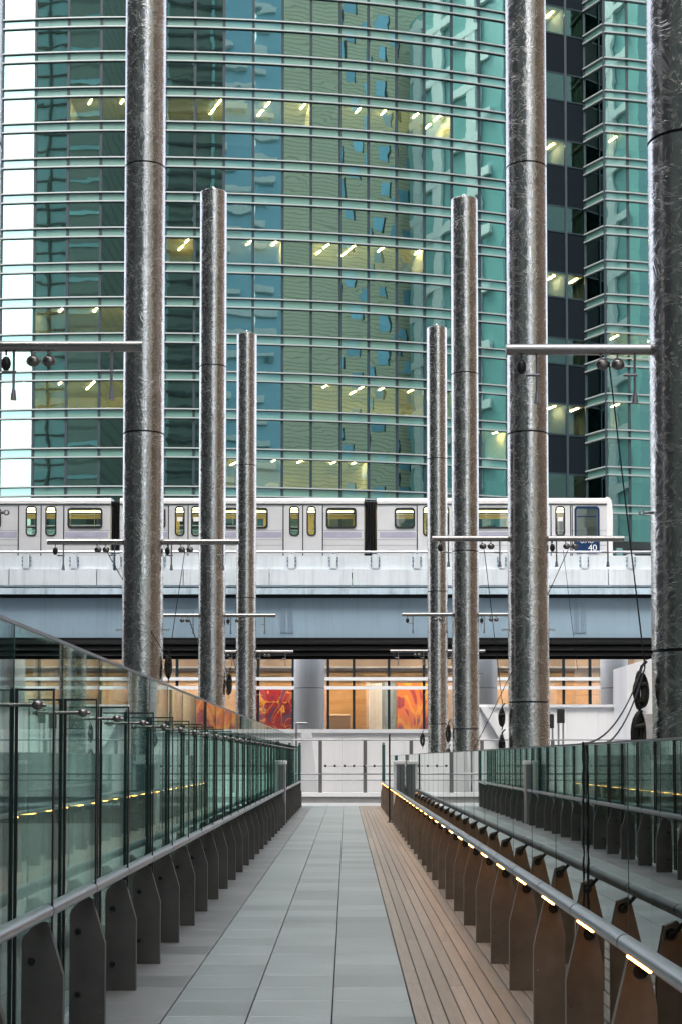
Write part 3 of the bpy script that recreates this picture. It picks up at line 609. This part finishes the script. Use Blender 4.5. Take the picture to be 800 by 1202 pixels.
def car(px0, px1, wins, doors, label, nose=False):
    """wins: (x0,x1); doors: (left edge, middle, right edge, [leaf window spans], y0, y1)"""
    xa, xb = tx(px0), tx(px1)
    t = thing('train_car', label, 'train car', ((xa + xb) / 2, T0, ZB), 'cars of the train on the viaduct')
    zr = tz(592)           # gutter line
    holes = [(tx(a), tx(b), tz(620), tz(596.5)) for a, b in wins]
    for d in doors:
        for a, b in d[3]: holes.append((tx(a), tx(b), tz(629), tz(594.5)))
    xe = xb - (0.25 if nose else 0)
    obj('side_wall', wall_with_holes(MB(), xa, xe, ZB, zr, [(h[0] + .03, h[1] - .03, h[2] + .03, h[3] - .03) for h in holes], T0, T0 + 0.07), 'train_body', t)
    fh = [(xa + (xb - xa) * u, xa + (xb - xa) * (u + 0.165), tz(624), tz(599)) for u in (0.03, 0.22, 0.41, 0.60, 0.79)]
    obj('far_wall', wall_with_holes(MB(), xa, xe, ZB, zr, fh, T1 - 0.07, T1), 'train_interior', t)
    obj('floor', MB().box(xa + .01, xe - .01, T0 + 0.08, T1 - 0.08, ZB, ZB + 0.1), 'train_seat', t)
    obj('inner_ceiling', MB().box(xa + .01, xe - .01, T0 + 0.08, T1 - 0.08, zr - 0.04, zr - 0.003), 'train_interior', t)
    obj('ceiling_lamp', MB().box(xa + 0.5, xe - 0.5, T0 + 0.7, T0 + 0.9, zr - 0.075, zr - 0.045).box(xa + 0.5, xe - 0.5, T1 - 0.9, T1 - 0.7, zr - 0.075, zr - 0.045), 'train_lamp', t)
    obj('grab_rail', MB().tube([(xa + .4, T0 + .8, zr - 0.35), (xe - .4, T0 + .8, zr - 0.35)], 0.02, 6), 'grey_metal', t)
    for u in range(int((xe - xa) / 1.1)): obj('grab_pole', MB().cyl(xa + 0.6 + u * 1.1, T0 + 1.0, ZB + 0.1, zr - 0.05, 0.02, 6), 'rail_metal', t)
    for u in range(int((xe - xa) / 2.1)): obj('seat', MB().box(xa + 0.5 + u * 2.1, xa + 1.7 + u * 2.1, T1 - 0.6, T1 - 0.1, ZB + 0.1, tz(622), bev=0.05), 'train_seat', t)
    R_ = ZT - zr; prof = [(T0 - 0.02, zr + 0.005), (T0 - 0.03, zr + R_ * 0.45), (T0 + 0.05, zr + R_ * 0.75), (T0 + 0.25, zr + R_ * 0.93), (T0 + 0.7, ZT), (T1 - 0.7, ZT), (T1 - 0.2, zr + R_ * 0.9), (T1, zr + 0.005)]
    if nose:
        obj('roof', MB().prism(prof, xa, xb - 0.2, 'x'), 'train_roof', t)
        obj('nose', MB().prism([(xb - 0.25 + 0.001, ZB), (xb, ZB), (xb + 0.02, tz(600)), (xb - 0.03, tz(588)), (xb - 0.10, tz(584.5)), (xb - 0.199, tz(583.2)), (xb - 0.25 + .001, tz(583.2))], T0 - 0.025, T1), 'train_roof', t)
    else: obj('roof', MB().prism(prof, xa, xb, 'x'), 'train_roof', t)
    obj('gutter', MB().box(xa, xe, T0 - 0.035, T0 - 0.021, zr - 0.02, zr + 0.03), 'rubber', t)
    segs = []; cuts = sorted((tx(d[0]), tx(d[2])) for d in doors); x = xa + 0.12
    for c0, c1 in cuts: segs.append((x, c0 - 0.06)); x = c1 + 0.06
    segs.append((x, xe - 0.12 if not nose else x))
    for a, b in segs:
        if b - a > 0.3: obj('stripe', MB().box(a, b, T0 - 0.006, T0, tz(631), tz(624.5)), 'train_stripe', t)
    for zg in (622.5, 633.5, 640): obj('bead', MB().box(xa + 0.02, xe - 0.02, T0 - 0.004, T0 - 0.0005, tz(zg) - 0.012, tz(zg) + 0.012), 'train_bead', t)
    for a, b in wins: win('window', tx(a), tx(b), tz(620), tz(596.5), 0.16, t, 'rubber', 0.10)
    for d in doors:
        edges = [d[0], d[1], d[2]] if d[1] else [d[0], d[2]]
        for (e0, e1), (a, b) in zip(zip(edges, edges[1:]), d[3]):
            x0, x1 = tx(e0) + 0.025, tx(e1) - 0.025; hx0, hx1, hz0, hz1 = tx(a) + .03, tx(b) - .03, tz(629) + .03, tz(594.5) - .03
            lf = obj('door', wall_with_holes(MB(), x0, x1, ZB + 0.05, zr - 0.06, [(hx0, hx1, hz0, hz1)], T0 - 0.012, T0 - 0.001), 'train_door', t)
            win('door_window', tx(a), tx(b), tz(629), tz(594.5), 0.17, t, 'rubber', 0.07, lf)
            if random.random() < 0.5: obj('notice', MB().box((hx0 + hx1) / 2 - 0.12, (hx0 + hx1) / 2 + 0.12, T0 - 0.016, T0 - 0.0125, tz(612), tz(607)), 'white_print', lf)
        for e0 in edges: obj('door_gap', MB().box(tx(e0) - 0.03, tx(e0) + 0.03, T0 - 0.008, T0 - 0.0005, ZB + 0.05, zr - 0.05), 'rubber', t)
    return t
def win(name, x0, x1, z0, z1, r, t, m, fw, parent=None):
    par = parent or t
    o = obj(name, MB().prism(rrect(x0 + .02, x1 - .02, z0 + .02, z1 - .02, r * 0.8), T0 + 0.01, T0 + 0.022), 'train_glass', par)
    fr = ringmesh(rrect(x0 - 0.02, x1 + 0.02, z0 - 0.02, z1 + 0.02, r), rrect(x0 + fw * 0.6, x1 - fw * 0.6, z0 + fw * 0.6, z1 - fw * 0.6, r * 0.8), T0 - 0.03, T0 - 0.013)
    obj('window_frame', fr, m, o if parent is None else par)
car(-167, 130, [(-158, -118), (-60, 1), (80, 120)], [(-112, -88, -64, [(-104, -93), (-83, -72)]), (22, 48.5, 75, [(31, 43), (54, 66)])], 'silver train car at the left edge of the photo')
car(141, 427, [(152, 194), (263.5, 314), (383, 417.5)], [(198, 221, 245, [(206, 216.5), (225, 236)]), (332.5, 355.5, 378.5, [(340, 351), (360.5, 370.5)])], 'silver train car in the middle, between the two groups of masts')
fc = car(442, 718, [(463, 486), (550, 600)], [(489, 511, 533, [(496, 505), (516, 526)]), (615, 646, 669, [(625, 634), (651.5, 662)])], 'leading silver train car with blue cab door marked 40', nose=True)
for x0, x1, lab in ((130, 141, 'black bellows gangway joining the left and middle train cars'), (427, 442, 'black bellows gangway joining the middle and leading train cars')):
    X0, X1 = tx(x0), tx(x1); t = thing('gangway', lab, 'gangway', ((X0 + X1) / 2, T0, ZB), 'bellows between the train cars'); n = 5; wd = (X1 - X0) / n
    for i in range(n): obj('fold', MB().prism([(X0 + i * wd + .005, T0 + 0.22), (X0 + (i + .5) * wd, T0 + 0.12), (X0 + (i + 1) * wd - .005, T0 + 0.22), (X0 + (i + 1) * wd - .005, T1 - 0.2), (X0 + i * wd + .005, T1 - 0.2)], ZB, tz(588), 'z'), 'bellows', t)
    obj('roof_strip', MB().box(X0 + .02, X1 - .02, T0 + 0.3, T1 - 0.3, tz(588) + .002, tz(587)), 'grey_metal', t)
# cab side door of the leading car: blue frame, lower blue panel and number
x0, x1 = tx(673.5), tx(703)
cd = obj('cab_door', ringmesh(rrect(x0, x1, tz(650), tz(594.5), 0.16), rrect(x0 + 0.09, x1 - 0.09, tz(633), tz(597), 0.10), T0 - 0.03, T0 - 0.005), 'train_blue', fc)
obj('cab_window', MB().prism(rrect(x0 + 0.1, x1 - 0.1, tz(634), tz(597), 0.1), T0 - 0.012, T0 - 0.006), 'train_glass', cd)
obj('cab_backing', MB().box(x0 + 0.1, x1 - 0.1, T0 + 0.075, T0 + 0.10, tz(634), tz(597)), 'rubber', cd)
obj('window_bar', MB().box(x0 + 0.13, x1 - 0.13, T0 - 0.025, T0 - 0.013, tz(607), tz(605.8)), 'train_blue', cd)
obj('driver_seat', MB().box(tx(685), tx(692), T0 + 0.04, T0 + 0.074, tz(632), tz(612), bev=0.01), 'train_interior', cd)
def text(name, body, x, z, size, y, m, parent, ext=0.004):
    cu = bpy.data.curves.new(name, 'FONT'); cu.body = body; cu.size = size; cu.extrude = ext; cu.align_x = 'CENTER'
    o = bpy.data.objects.new(name, cu); C.objects.link(o); o.location = (x, y, z); o.rotation_euler = (rad(90), 0, 0); cu.materials.append(M[m]); C.objects.unlink(o); dg = bpy.context.evaluated_depsgraph_get(); C.objects.link(o); bpy.context.view_layer.update(); me = bpy.data.meshes.new_from_object(o.evaluated_get(bpy.context.evaluated_depsgraph_get())); C.objects.unlink(o); o = bpy.data.objects.new(name, me); C.objects.link(o); o.location = (x, y, z); o.rotation_euler = (rad(90), 0, 0)
    o.parent = parent; o.matrix_parent_inverse = wm(parent).inverted(); return o
text('number', '40', tx(694.5), tz(646.5), 0.40, T0 - 0.036, 'white_print', cd)
text('lettering', 'U.MO', tx(688), tz(637.5), 0.24, T0 - 0.036, 'white_print', cd)
obj('cab_gap', MB().box(tx(670.5), tx(671.5), T0 - 0.008, T0 - 0.0005, ZB, tz(593)), 'rubber', fc)

# ================================================================ lobby building behind the viaduct
LY = 84.0
lb = thing('lobby_building', 'warmly lit glass-fronted lobby under the viaduct', 'building', (0, LY, -5))
lz = lambda y: PZ(y, LY); lx = lambda x: PX(x, LY, 810)
LX0, LX1 = lx(-120), lx(760)
ztop = 9.0; zsill = lz(857)
obj('base_wall', MB().box(LX0, LX1, LY, LY + 0.3, -5, zsill), 'white_stone', lb)
mull = [-120, -79, -38, 3, 44, 85, 126, 167, 208, 262, 303, 344, 385, 415, 456, 497, 538, 579, 620, 661, 692, 728, 760]
lm = [lx(a) for a in mull]
rz = [zsill, lz(807.5), lz(797), ztop]
for a, b in zip(lm, lm[1:]):
    for z0, z1 in zip(rz, rz[1:]):
        if z1 - z0 > 0.2: obj('pane', MB().box(a + 0.06, b - 0.06, LY + 0.05, LY + 0.065, z0 + 0.06, z1 - 0.06), 'lobby_glass', lb)
for a in lm: obj('mullion', MB().box(a - 0.07, a + 0.07, LY - 0.05, LY + 0.15, zsill + .002, ztop), 'mullion_dark', lb)
for z in (lz(807.5), lz(797)): obj('rail', MB().box(LX0, LX1, LY - 0.16, LY - 0.055, z - 0.09, z + 0.09), 'white_paint', lb)
obj('floor', MB().box(LX0, LX1, LY + 0.31, LY + 12, -0.2, 0.1), 'lobby_floor', lb)
obj('ceiling', MB().box(LX0, LX1, LY + 0.31, LY + 12, 7.6, 7.9), 'lobby_tan', lb)
obj('roof', MB().box(LX0, LX1, LY, LY + 12, ztop + 0.01, ztop + 0.5), 'kerb_grey', lb)
for x in (LX0, LX1): obj('side_wall', MB().box(x - 0.2, x + 0.2, LY + 0.31, LY + 12, -5, ztop), 'white_stone', lb)
BW = LY + 7.0
bx = lambda x: PX(x, BW, 810)
cells = [(-130, 200, 'lobby_bluegrey'), (200, 296, 'lobby_tan'), (296, 344, 'lobby_orange'), (344, 432, 'lobby_orange'), (432, 448, 'white_paint'), (448, 463, 'lobby_bluegrey'), (463, 500, 'lobby_orange'), (500, 560, 'lobby_tan'), (560, 640, 'lobby_orange'), (640, 690, 'lobby_orange'), (690, 770, 'lobby_tan')]
for a, b, m in cells: obj('inner_wall', MB().box(bx(a) + 0.01, bx(b) - 0.01, BW, BW + 0.2, -0.2, 7.6), m, lb)
for i in range(26):
    xx = LX0 + (LX1 - LX0) * (i + 0.5) / 26; obj('ceiling_lamp', MB().box(xx - 0.35, xx + 0.35, LY + 4.0, LY + 4.6, 7.5, 7.58), 'lobby_lamp', lb)
for i in range(18):
    xx = LX0 + (LX1 - LX0) * (i + 0.5) / 18; obj('fill_lamp', MB().box(xx - 0.2, xx + 0.2, LY + 1.2, LY + 1.5, 7.5, 7.58), 'lobby_lamp', lb)  # fill lamps added only to brighten the panel behind the upper panes
obj('counter', MB().box(bx(385), bx(412), BW - 3, BW - 2, 0.1, PZ(838, BW - 3), bev=0.1), 'lobby_tan', lb)
obj('pane_tone_panel', MB().box(LX0 + 0.25, LX1 - 0.25, LY + 2.6, LY + 2.9, lz(799), 7.59), 'lobby_lilac', lb)  # made-up panel; its tint stands in for the reflection in the upper panes
obj('beam', MB().box(LX0, LX1, LY + 2.3, LY + 2.55, PZ(785, LY + 3), PZ(783, LY + 3)), 'white_paint', lb)
t = thing('mural', 'red, purple and gold abstract mural inside the lobby, left of the steel column', 'mural', (bx(320), BW - 1.5, 0.1))
obj('canvas', MB().box(PX(300, BW - 1.5, 830), PX(352, BW - 1.5, 830), BW - 1.6, BW - 1.5, 0.3, PZ(808, BW - 1.5)), 'mural_red', t); obj('frame', MB().box(PX(298, BW - 1.5, 830), PX(354, BW - 1.5, 830), BW - 1.49, BW - 1.4, 0.1, PZ(806, BW - 1.5)), 'mural_orange', t)
t = thing('mural', 'flame orange and yellow painting inside the lobby at centre right', 'mural', (bx(485), BW - 1.5, 0.1))
obj('canvas', MB().box(PX(466, BW - 1.5, 830), PX(512, BW - 1.5, 830), BW - 1.6, BW - 1.5, 0.3, PZ(790, BW - 1.5)), 'mural_orange', t); obj('backing', MB().box(PX(465, BW - 1.5, 830), PX(513, BW - 1.5, 830), BW - 1.49, BW - 1.4, 0.1, PZ(789, BW - 1.5)), 'lobby_bluegrey', t)

# ================================================================ office tower
TD, TR, APX = 180.0, 140.0, (150 - VX) / F * 180.0
def arc(x):
    s = (x - VX) / F / math.cos(0); Yp = TD
    for _ in range(30): X = s * Yp; Yp = TD + TR - math.sqrt(TR * TR - (X - APX) ** 2)
    return (s * Yp, Yp)
tw = thing('office_tower', 'tall curved green glass office tower filling the background', 'building', (0, TD, -5))
mxs = [2, 41, 79.5, 118, 157, 194, 228.5, 262.5, 297, 331.5, 365, 398.7, 432, 465, 497.5, 529.7, 562, 594, 632]
# plan points surveyed near mid-height of the visible facade
pl_ = [arc(x + (x - VX) * 0.014) for x in mxs]
lead = [(pl_[0][0] - 4.0, pl_[0][1] + 0.6)]
upy = [-62, -20, 21, 61, 102.5, 143, 185, 226, 267.5, 308.5, 349, 391.5, 435.5, 480, 526, 571, 617]
UZ = [PZ(y, TD) for y in upy]; LZ = [PZ(y + 10.5, TD) for y in upy]
lit = {4: [2, 3, 5, 6, 7, 8, 9, 11, 12, 13, 14], 8: [4, 5, 7, 8, 10, 11, 12, 13], 10: range(1, 4), 12: [0, 1, 2, 3, 10, 11, 12, 13, 14, 15], 14: range(7, 12), 13: [15, 16], 6: [12]}
def inward(a, b, d):
    v = Vector((b[0] - a[0], b[1] - a[1])).normalized(); return Vector((-v.y, v.x)) * d
NC = len(pl_) - 1
for c in range(NC):
    a, b = pl_[c], pl_[c + 1]; dv = Vector((b[0] - a[0], b[1] - a[1])); ln = dv.length; u = dv / ln
    a1 = (a[0] + u.x * 0.12, a[1] + u.y * 0.12); b1 = (b[0] - u.x * 0.12, b[1] - u.y * 0.12)
    for n in range(len(upy) - 1):
        if c < 17 or n < 1: pass
        obj('pane', MB().quadstrip(a1, b1, UZ[n + 1] + 0.12, LZ[n] - 0.12, 0.03), 'tower_glass', tw)
        obj('spandrel_panel', MB().quadstrip(a1, b1, LZ[n] + 0.12, UZ[n] - 0.12, 0.03), 'spandrel_glass', tw)
for c, p in enumerate(pl_):
    q0 = pl_[max(c - 1, 0)]; q1 = pl_[min(c + 1, NC)]; u = Vector((q1[0] - q0[0], q1[1] - q0[1])).normalized(); nn = Vector((u.y, -u.x))
    wd = 0.16
    A = Vector(p) - u * wd + nn * 0.10; B = Vector(p) + u * wd + nn * 0.10
    obj('mullion', MB().quadstrip((A.x, A.y), (B.x, B.y), UZ[-1], UZ[0] + 1, 0.25), 'mullion_dark', tw)
def transom_strip(pts, z, h, out_, th):
    m = MB()
    for a, b in zip(pts, pts[1:]):
        i_ = inward(a, b, 1); q = [(a[0] - i_.x * out_, a[1] - i_.y * out_), (b[0] - i_.x * out_, b[1] - i_.y * out_), (b[0] - i_.x * (out_ - th), b[1] - i_.y * (out_ - th)), (a[0] - i_.x * (out_ - th), a[1] - i_.y * (out_ - th))]
        m.prism(q, z - h, z + h, 'z')
    return m
for n in range(len(upy)):
    obj('transom', transom_strip(pl_, UZ[n], 0.072, 0.30, 0.22), 'transom_metal', tw); obj('transom', transom_strip(pl_, LZ[n], 0.072, 0.30, 0.22), 'transom_metal', tw)
    obj('transom_back', transom_strip(pl_, UZ[n] - 0.02, 0.11, 0.075, 0.18), 'mullion_dark', tw); obj('transom_back', transom_strip(pl_, LZ[n] - 0.02, 0.11, 0.075, 0.18), 'mullion_dark', tw)
# floors behind the glass
lamp = MB().box(-0.06, 0.06, -0.95, 0.95, -0.05, 0.0).mesh('ceiling_lamp')
for n in range(len(upy)):
    ms, ml = MB(), MB()
    for c in range(NC):
        a, b = pl_[c], pl_[c + 1]; i1 = inward(a, b, 0.25); i2 = inward(a, b, 9)
        q = [(a[0] + i1.x, a[1] + i1.y), (b[0] + i1.x, b[1] + i1.y), (b[0] + i2.x, b[1] + i2.y), (a[0] + i2.x, a[1] + i2.y)]
        isl = n in lit and c in lit[n]
        (ml if isl else ms).prism(q, LZ[n] + 0.1, UZ[n] - 0.1, 'z')
        if n < len(upy) - 1:
            w0 = (q[3], q[2]); wall_ = MB().quadstrip(w0[0], w0[1], UZ[n + 1] - 0.09, LZ[n] + 0.09, 0.2)
            obj('room_wall', wall_, 'room_lit' if isl else 'room_dark', tw)
            if isl or random.random() < 0.14:
                if isl:
                    ca, sa = math.cos(rad(22)), math.sin(rad(22))
                    u = Vector((b[0] - a[0], b[1] - a[1])).normalized(); mid = Vector(((a[0] + b[0]) / 2, (a[1] + b[1]) / 2)) + i1 * 4 + u * random.uniform(-0.5, 0.9)
                    for k in range(random.choice((1, 1, 2) if n >= 10 else (0, 1, 1, 2))):
                        o = link('ceiling_lamp', lamp, 'office_lamp', tw, (mid.x - sa * 2.6 * k + 0.4, mid.y + ca * 2.6 * k + 0.6, LZ[n] + 0.095)); o.rotation_euler = (0, 0, rad(22)); o.scale = (1, random.uniform(0.6, 1.1), 1)
                else:
                    j1 = inward(a, b, 0.45); hh = random.uniform(0.25, 0.8) * (LZ[n] - UZ[n + 1])
                    obj('blind', MB().quadstrip((a[0] + j1.x, a[1] + j1.y), (b[0] + j1.x, b[1] + j1.y), LZ[n] - hh, LZ[n] + 0.08, 0.03), 'blind', tw)
        # partitions beside lit rooms
        if n in lit and n < len(upy) - 1 and ((c in lit[n]) != ((c - 1) in lit[n])):
            p0 = (a[0] + i1.x, a[1] + i1.y); p1 = (a[0] + i2.x, a[1] + i2.y)
            obj('partition', MB().quadstrip(p0, p1, UZ[n + 1] - 0.09, LZ[n] + 0.09, 0.12), 'room_lit', tw)
    if ms.v: obj('floor_slab', ms, 'ceiling_dim', tw)
    if ml.v: obj('floor_slab', ml, 'ceiling_lit', tw)
# body below, above and behind
back = [(p[0], p[1] + 9.5) for p in pl_]
core = [(pl_[0][0], pl_[0][1] + 10), (pl_[9][0], pl_[9][1] + 10), (pl_[-1][0], pl_[-1][1] + 10), (40, 235), (-40, 235)]
obj('core', MB().prism(core, -5, 128, 'z'), 'room_dark', tw)
obj('lower_body', MB().prism(pl_ + [(40, 200), (-40, 200)], -5, UZ[-1] - 0.2, 'z'), 'spandrel_glass', tw)
obj('upper_body', MB().prism(pl_ + [(40, 200), (-40, 200)], UZ[0] + 1.0, 128, 'z'), 'spandrel_glass', tw)

# dark recessed wing and glazed bay on the right
def plan(x, d): return ((x - VX) / F * d * 1.012, d)
W0, W1 = plan(633, 189.0), plan(687, 191.4)
wrows = [(-38, -70), (40, 8), (117.5, 86), (194, 164), (272, 242), (349, 320), (427, 397), (510, 474), (592, 556)]
wz = [(PZ(a, 190), PZ(b, 190)) for a, b in wrows]
wm_ = [W0, tuple(Vector(W0).lerp(Vector(W1), 0.58)), W1]
litw = {(3, 0), (5, 0), (5, 1), (7, 0), (7, 1), (1, 0)}
for i in range(2):
    a, b = Vector(wm_[i]), Vector(wm_[i + 1]); u = (b - a).normalized(); a1 = a + u * 0.14; b1 = b - u * 0.14
    for k, (z0, z1) in enumerate(wz):
        obj('wing_window', MB().quadstrip(a1, b1, z0 + 0.1, z1 - 0.1, 0.03), 'wing_glass', tw)
        if k: obj('wing_panel', MB().quadstrip(a1, b1, z1 + 0.12, wz[k - 1][0] - 0.12, 0.06), 'wing_panel', tw)
        i2 = inward(a, b, 6); i1 = inward(a, b, 0.3); q = [(a + i1)[:], (b + i1)[:], (b + i2)[:], (a + i2)[:]]
        L_ = (k, i) in litw
        obj('floor_slab', MB().prism(q, z1 + 0.02, z1 + 0.3, 'z'), 'ceiling_lit' if L_ else 'ceiling_dim', tw); obj('room_wall', MB().quadstrip(q[3], q[2], z0 - 0.3, z1, 0.1), 'room_lit' if L_ else 'room_dark', tw)
        if i == 0: obj('partition', MB().quadstrip((b + i1)[:], (b + i2)[:], z0 - 0.3, z1, 0.1), 'room_dark', tw)
        if L_:
            o = link('ceiling_lamp', lamp, 'office_lamp', tw, ((a.x + b.x) / 2, (a.y + b.y) / 2 + 2.4, z1 + 0.015)); o.rotation_euler = (0, 0, rad(22))
for i, p in enumerate(wm_):
    obj('mullion', MB().box(p[0] - 0.14, p[0] + 0.14, p[1] - 0.12, p[1] + 0.1, wz[-1][0], wz[0][1]), 'mullion_dark', tw)
for z0, z1 in wz:
    for z in (z0, z1): obj('transom', transom_strip(wm_, z, 0.09, 0.05, 0.1), 'mullion_dark', tw)
B0, B1, B2, B3 = plan(687, 191.3), plan(710, 188.0), plan(737, 188.5), plan(800, 190.2)
by = [-50, -10.6, 28.7, 68, 106.5, 145.5, 185, 225, 265.5, 305.5, 346.5, 389, 419.5, 462, 504, 548, 593, 635]
by = [-50, -10.6, 28.7, 68, 106.5, 145.5, 185, 225, 265.5, 305.5, 345.5, 381, 420, 462, 504.5, 548, 593, 636]
bz = [(PZ(v, 188), PZ(v + 9.4, 188)) for v in by]
bay = [B0, B1, B2, B3]
litb = {(13, 0), (5, 0), (11, 0), (11, 1)}
for i in range(3):
    a, b = Vector(bay[i]), Vector(bay[i + 1]); u = (b - a).normalized(); a1 = a + u * 0.14; b1 = b - u * 0.14
    i1 = inward(a, b, 0.3); i2 = inward(a, b, 5)
    for k in range(len(bz) - 1):
        zu, zl = bz[k]
        obj('pane', MB().quadstrip(a1, b1, bz[k + 1][0] + 0.1, zl - 0.1, 0.03), 'tower_glass', tw)
        obj('spandrel_panel', MB().quadstrip(a1, b1, zl + 0.1, zu - 0.1, 0.03), 'spandrel_glass', tw)
        for z in (zu, zl): obj('transom', transom_strip([bay[i], bay[i + 1]], z, 0.085, 0.3, 0.25), 'transom_metal', tw)
        if i:
            L_ = (k, i - 1) in litb
            q = [(a + i1)[:], (b + i1)[:], (b + i2)[:], (a + i2)[:]]
            obj('floor_slab', MB().prism(q, zl + 0.1, zu - 0.1, 'z'), 'ceiling_lit' if L_ else 'ceiling_dim', tw); obj('room_wall', MB().quadstrip(q[3], q[2], bz[k + 1][0], zl, 0.1), 'room_lit' if L_ else 'room_dark', tw)
            if L_: o = link('ceiling_lamp', lamp, 'office_lamp', tw, ((a.x + b.x) / 2, (a.y + b.y) / 2 + 2.2, zl + 0.095)); o.rotation_euler = (0, 0, rad(22))
        else:
            j1 = inward(a, b, 0.6); obj('room_wall', MB().quadstrip((a + j1)[:], (b + j1)[:], bz[k + 1][0], zl, 0.1), 'room_lit' if (k, 0) in litb else 'bay_dark', tw)
for p in bay: obj('mullion', MB().box(p[0] - 0.16, p[0] + 0.16, p[1] - 0.10, p[1] + 0.2, bz[-1][0], bz[0][0]), 'mullion_dark', tw)
obj('wing_body', MB().prism([(W0[0], W0[1] + 6.3), (W1[0], W1[1] + 6.3), (B3[0], B3[1] + 6), (60, 235), (W0[0], 235)], -5, 128, 'z'), 'room_dark', tw)

# ================================================================ city behind the camera, seen mirrored in the tower
def block(name, label, x0, x1, y0, y1, z1, m):
    t = thing(name, label, 'building', ((x0 + x1) / 2, (y0 + y1) / 2, -5), 'towers mirrored in the glass facade')
    obj('wall', MB().box(x0, x1, y0, y1, -5, z1), m, t); return t
# glass grid tower
A_ = block('glass_tower', 'teal gridded glass tower mirrored at the left of the facade', -135, -100, -100, -70, 250, 'city_teal')
for i in range(6): obj('column', MB().box(-135 + i * 7 - 0.35, -135 + i * 7 + 0.35, -69.9, -69.3, -5, 250), 'city_frame', A_)
for k in range(52): obj('band', MB().box(-135, -100, -69.85, -69.5, 20 + k * 4.4, 20.5 + k * 4.4), 'city_frame', A_)
# dark slab on the left
Dk = block('dark_tower', 'dark olive tower mirrored beside the big left mast', -88, -66, -90, 0, 230, 'dark_masonry')
for k in range(24): obj('band', MB().box(-87, -67, 0.05, 0.3, 20 + k * 8, 21 + k * 8), 'city_teal', Dk)
Dm = block('dark_tower', 'dark green tower mirrored between the left masts', -58, 3, -110, -72, 240, 'dark_masonry')
for i in range(7): obj('column', MB().box(-56 + i * 8.5, -55 + i * 8.5, -71.9, -71.5, 0, 236), 'city_teal', Dm)
Lc = block('side_building', 'low charcoal building beside the walkway on the left, out of frame', -62, -46, -14, 56, 52, 'charcoal_masonry')
for k in range(11): obj('band', MB().box(-45.98, -45.7, -13, 55, 2 + k * 4.5, 3.2 + k * 4.5), 'city_frame', Lc)
Rc = block('side_building', 'low tan building beside the walkway on the right, out of frame', 44, 60, -16, 58, 54, 'tan_masonry')
for k in range(11): obj('band', MB().box(43.7, 43.98, -15, 57, 2 + k * 4.5, 3.0 + k * 4.5), 'city_frame', Rc)
for k in range(50): obj('band', MB().box(-58, 3, -71.45, -71.3, 10 + k * 4.5, 10.7 + k * 4.5), 'city_frame', Dm)
# pale tower with wavy balconies
Wt = block('balcony_tower', 'pale blue tower with white balconies mirrored left of centre', 8, 21, -95, -72, 224, 'city_skyblue')
for k in range(34): obj('balcony', MB().box(7.5, 16 + 4 * math.sin(k * 1.1), -71.9, -70.3, 14 + k * 6, 15.6 + k * 6), 'city_white', Wt)
Wu = block('balcony_tower', 'pale blue slab with short balconies mirrored beside the striped tower', 33, 43, -95, -72, 240, 'city_skyblue')
for k in range(34): obj('balcony', MB().box(32.5, 38 + 2 * math.sin(k * 0.8), -71.9, -70.3, 14 + k * 6.4, 15.8 + k * 6.4), 'city_white', Wu)
# striped brown hotel tower with slit windows
Ht = block('hotel_tower', 'striped brown tower with slit windows mirrored across the middle of the facade', 52, 200, -110, -70, 260, 'brown_masonry')
rr_ = random.Random(3)
for k in range(18):
    for j in range(16):
        X = 97 + j * 6.3 + rr_.uniform(-2.0, 2.0); z = 44 + k * 10.5 + (5 if j % 2 else 0) + rr_.uniform(-1, 1); hw = rr_.uniform(1.1, 2.0); hh = rr_.uniform(3.2, 5.2)
        wn = obj('window', MB().box(X - hw, X + hw, -69.98, -69.9, z, z + hh), 'city_window', Ht)
        obj('reveal', MB().box(X + hw, X + hw + 0.6, -69.98, -69.92, z - 0.3, z + hh + 0.3), 'city_frame', wn)
# teal and white block on the right
Tq = block('glass_tower', 'teal glass block with white frames mirrored at the right of the facade', 150, 185, -62, 44, 230, 'city_teal')
for k in range(14): obj('frame', MB().box(148.8, 149.9, -60, 40, 30 + k * 15, 32.2 + k * 15), 'city_white', Tq)
for i in range(6): obj('column', MB().box(148.9, 149.8, -58 + i * 18, -54 + i * 18, -5, 228), 'city_white', Tq)
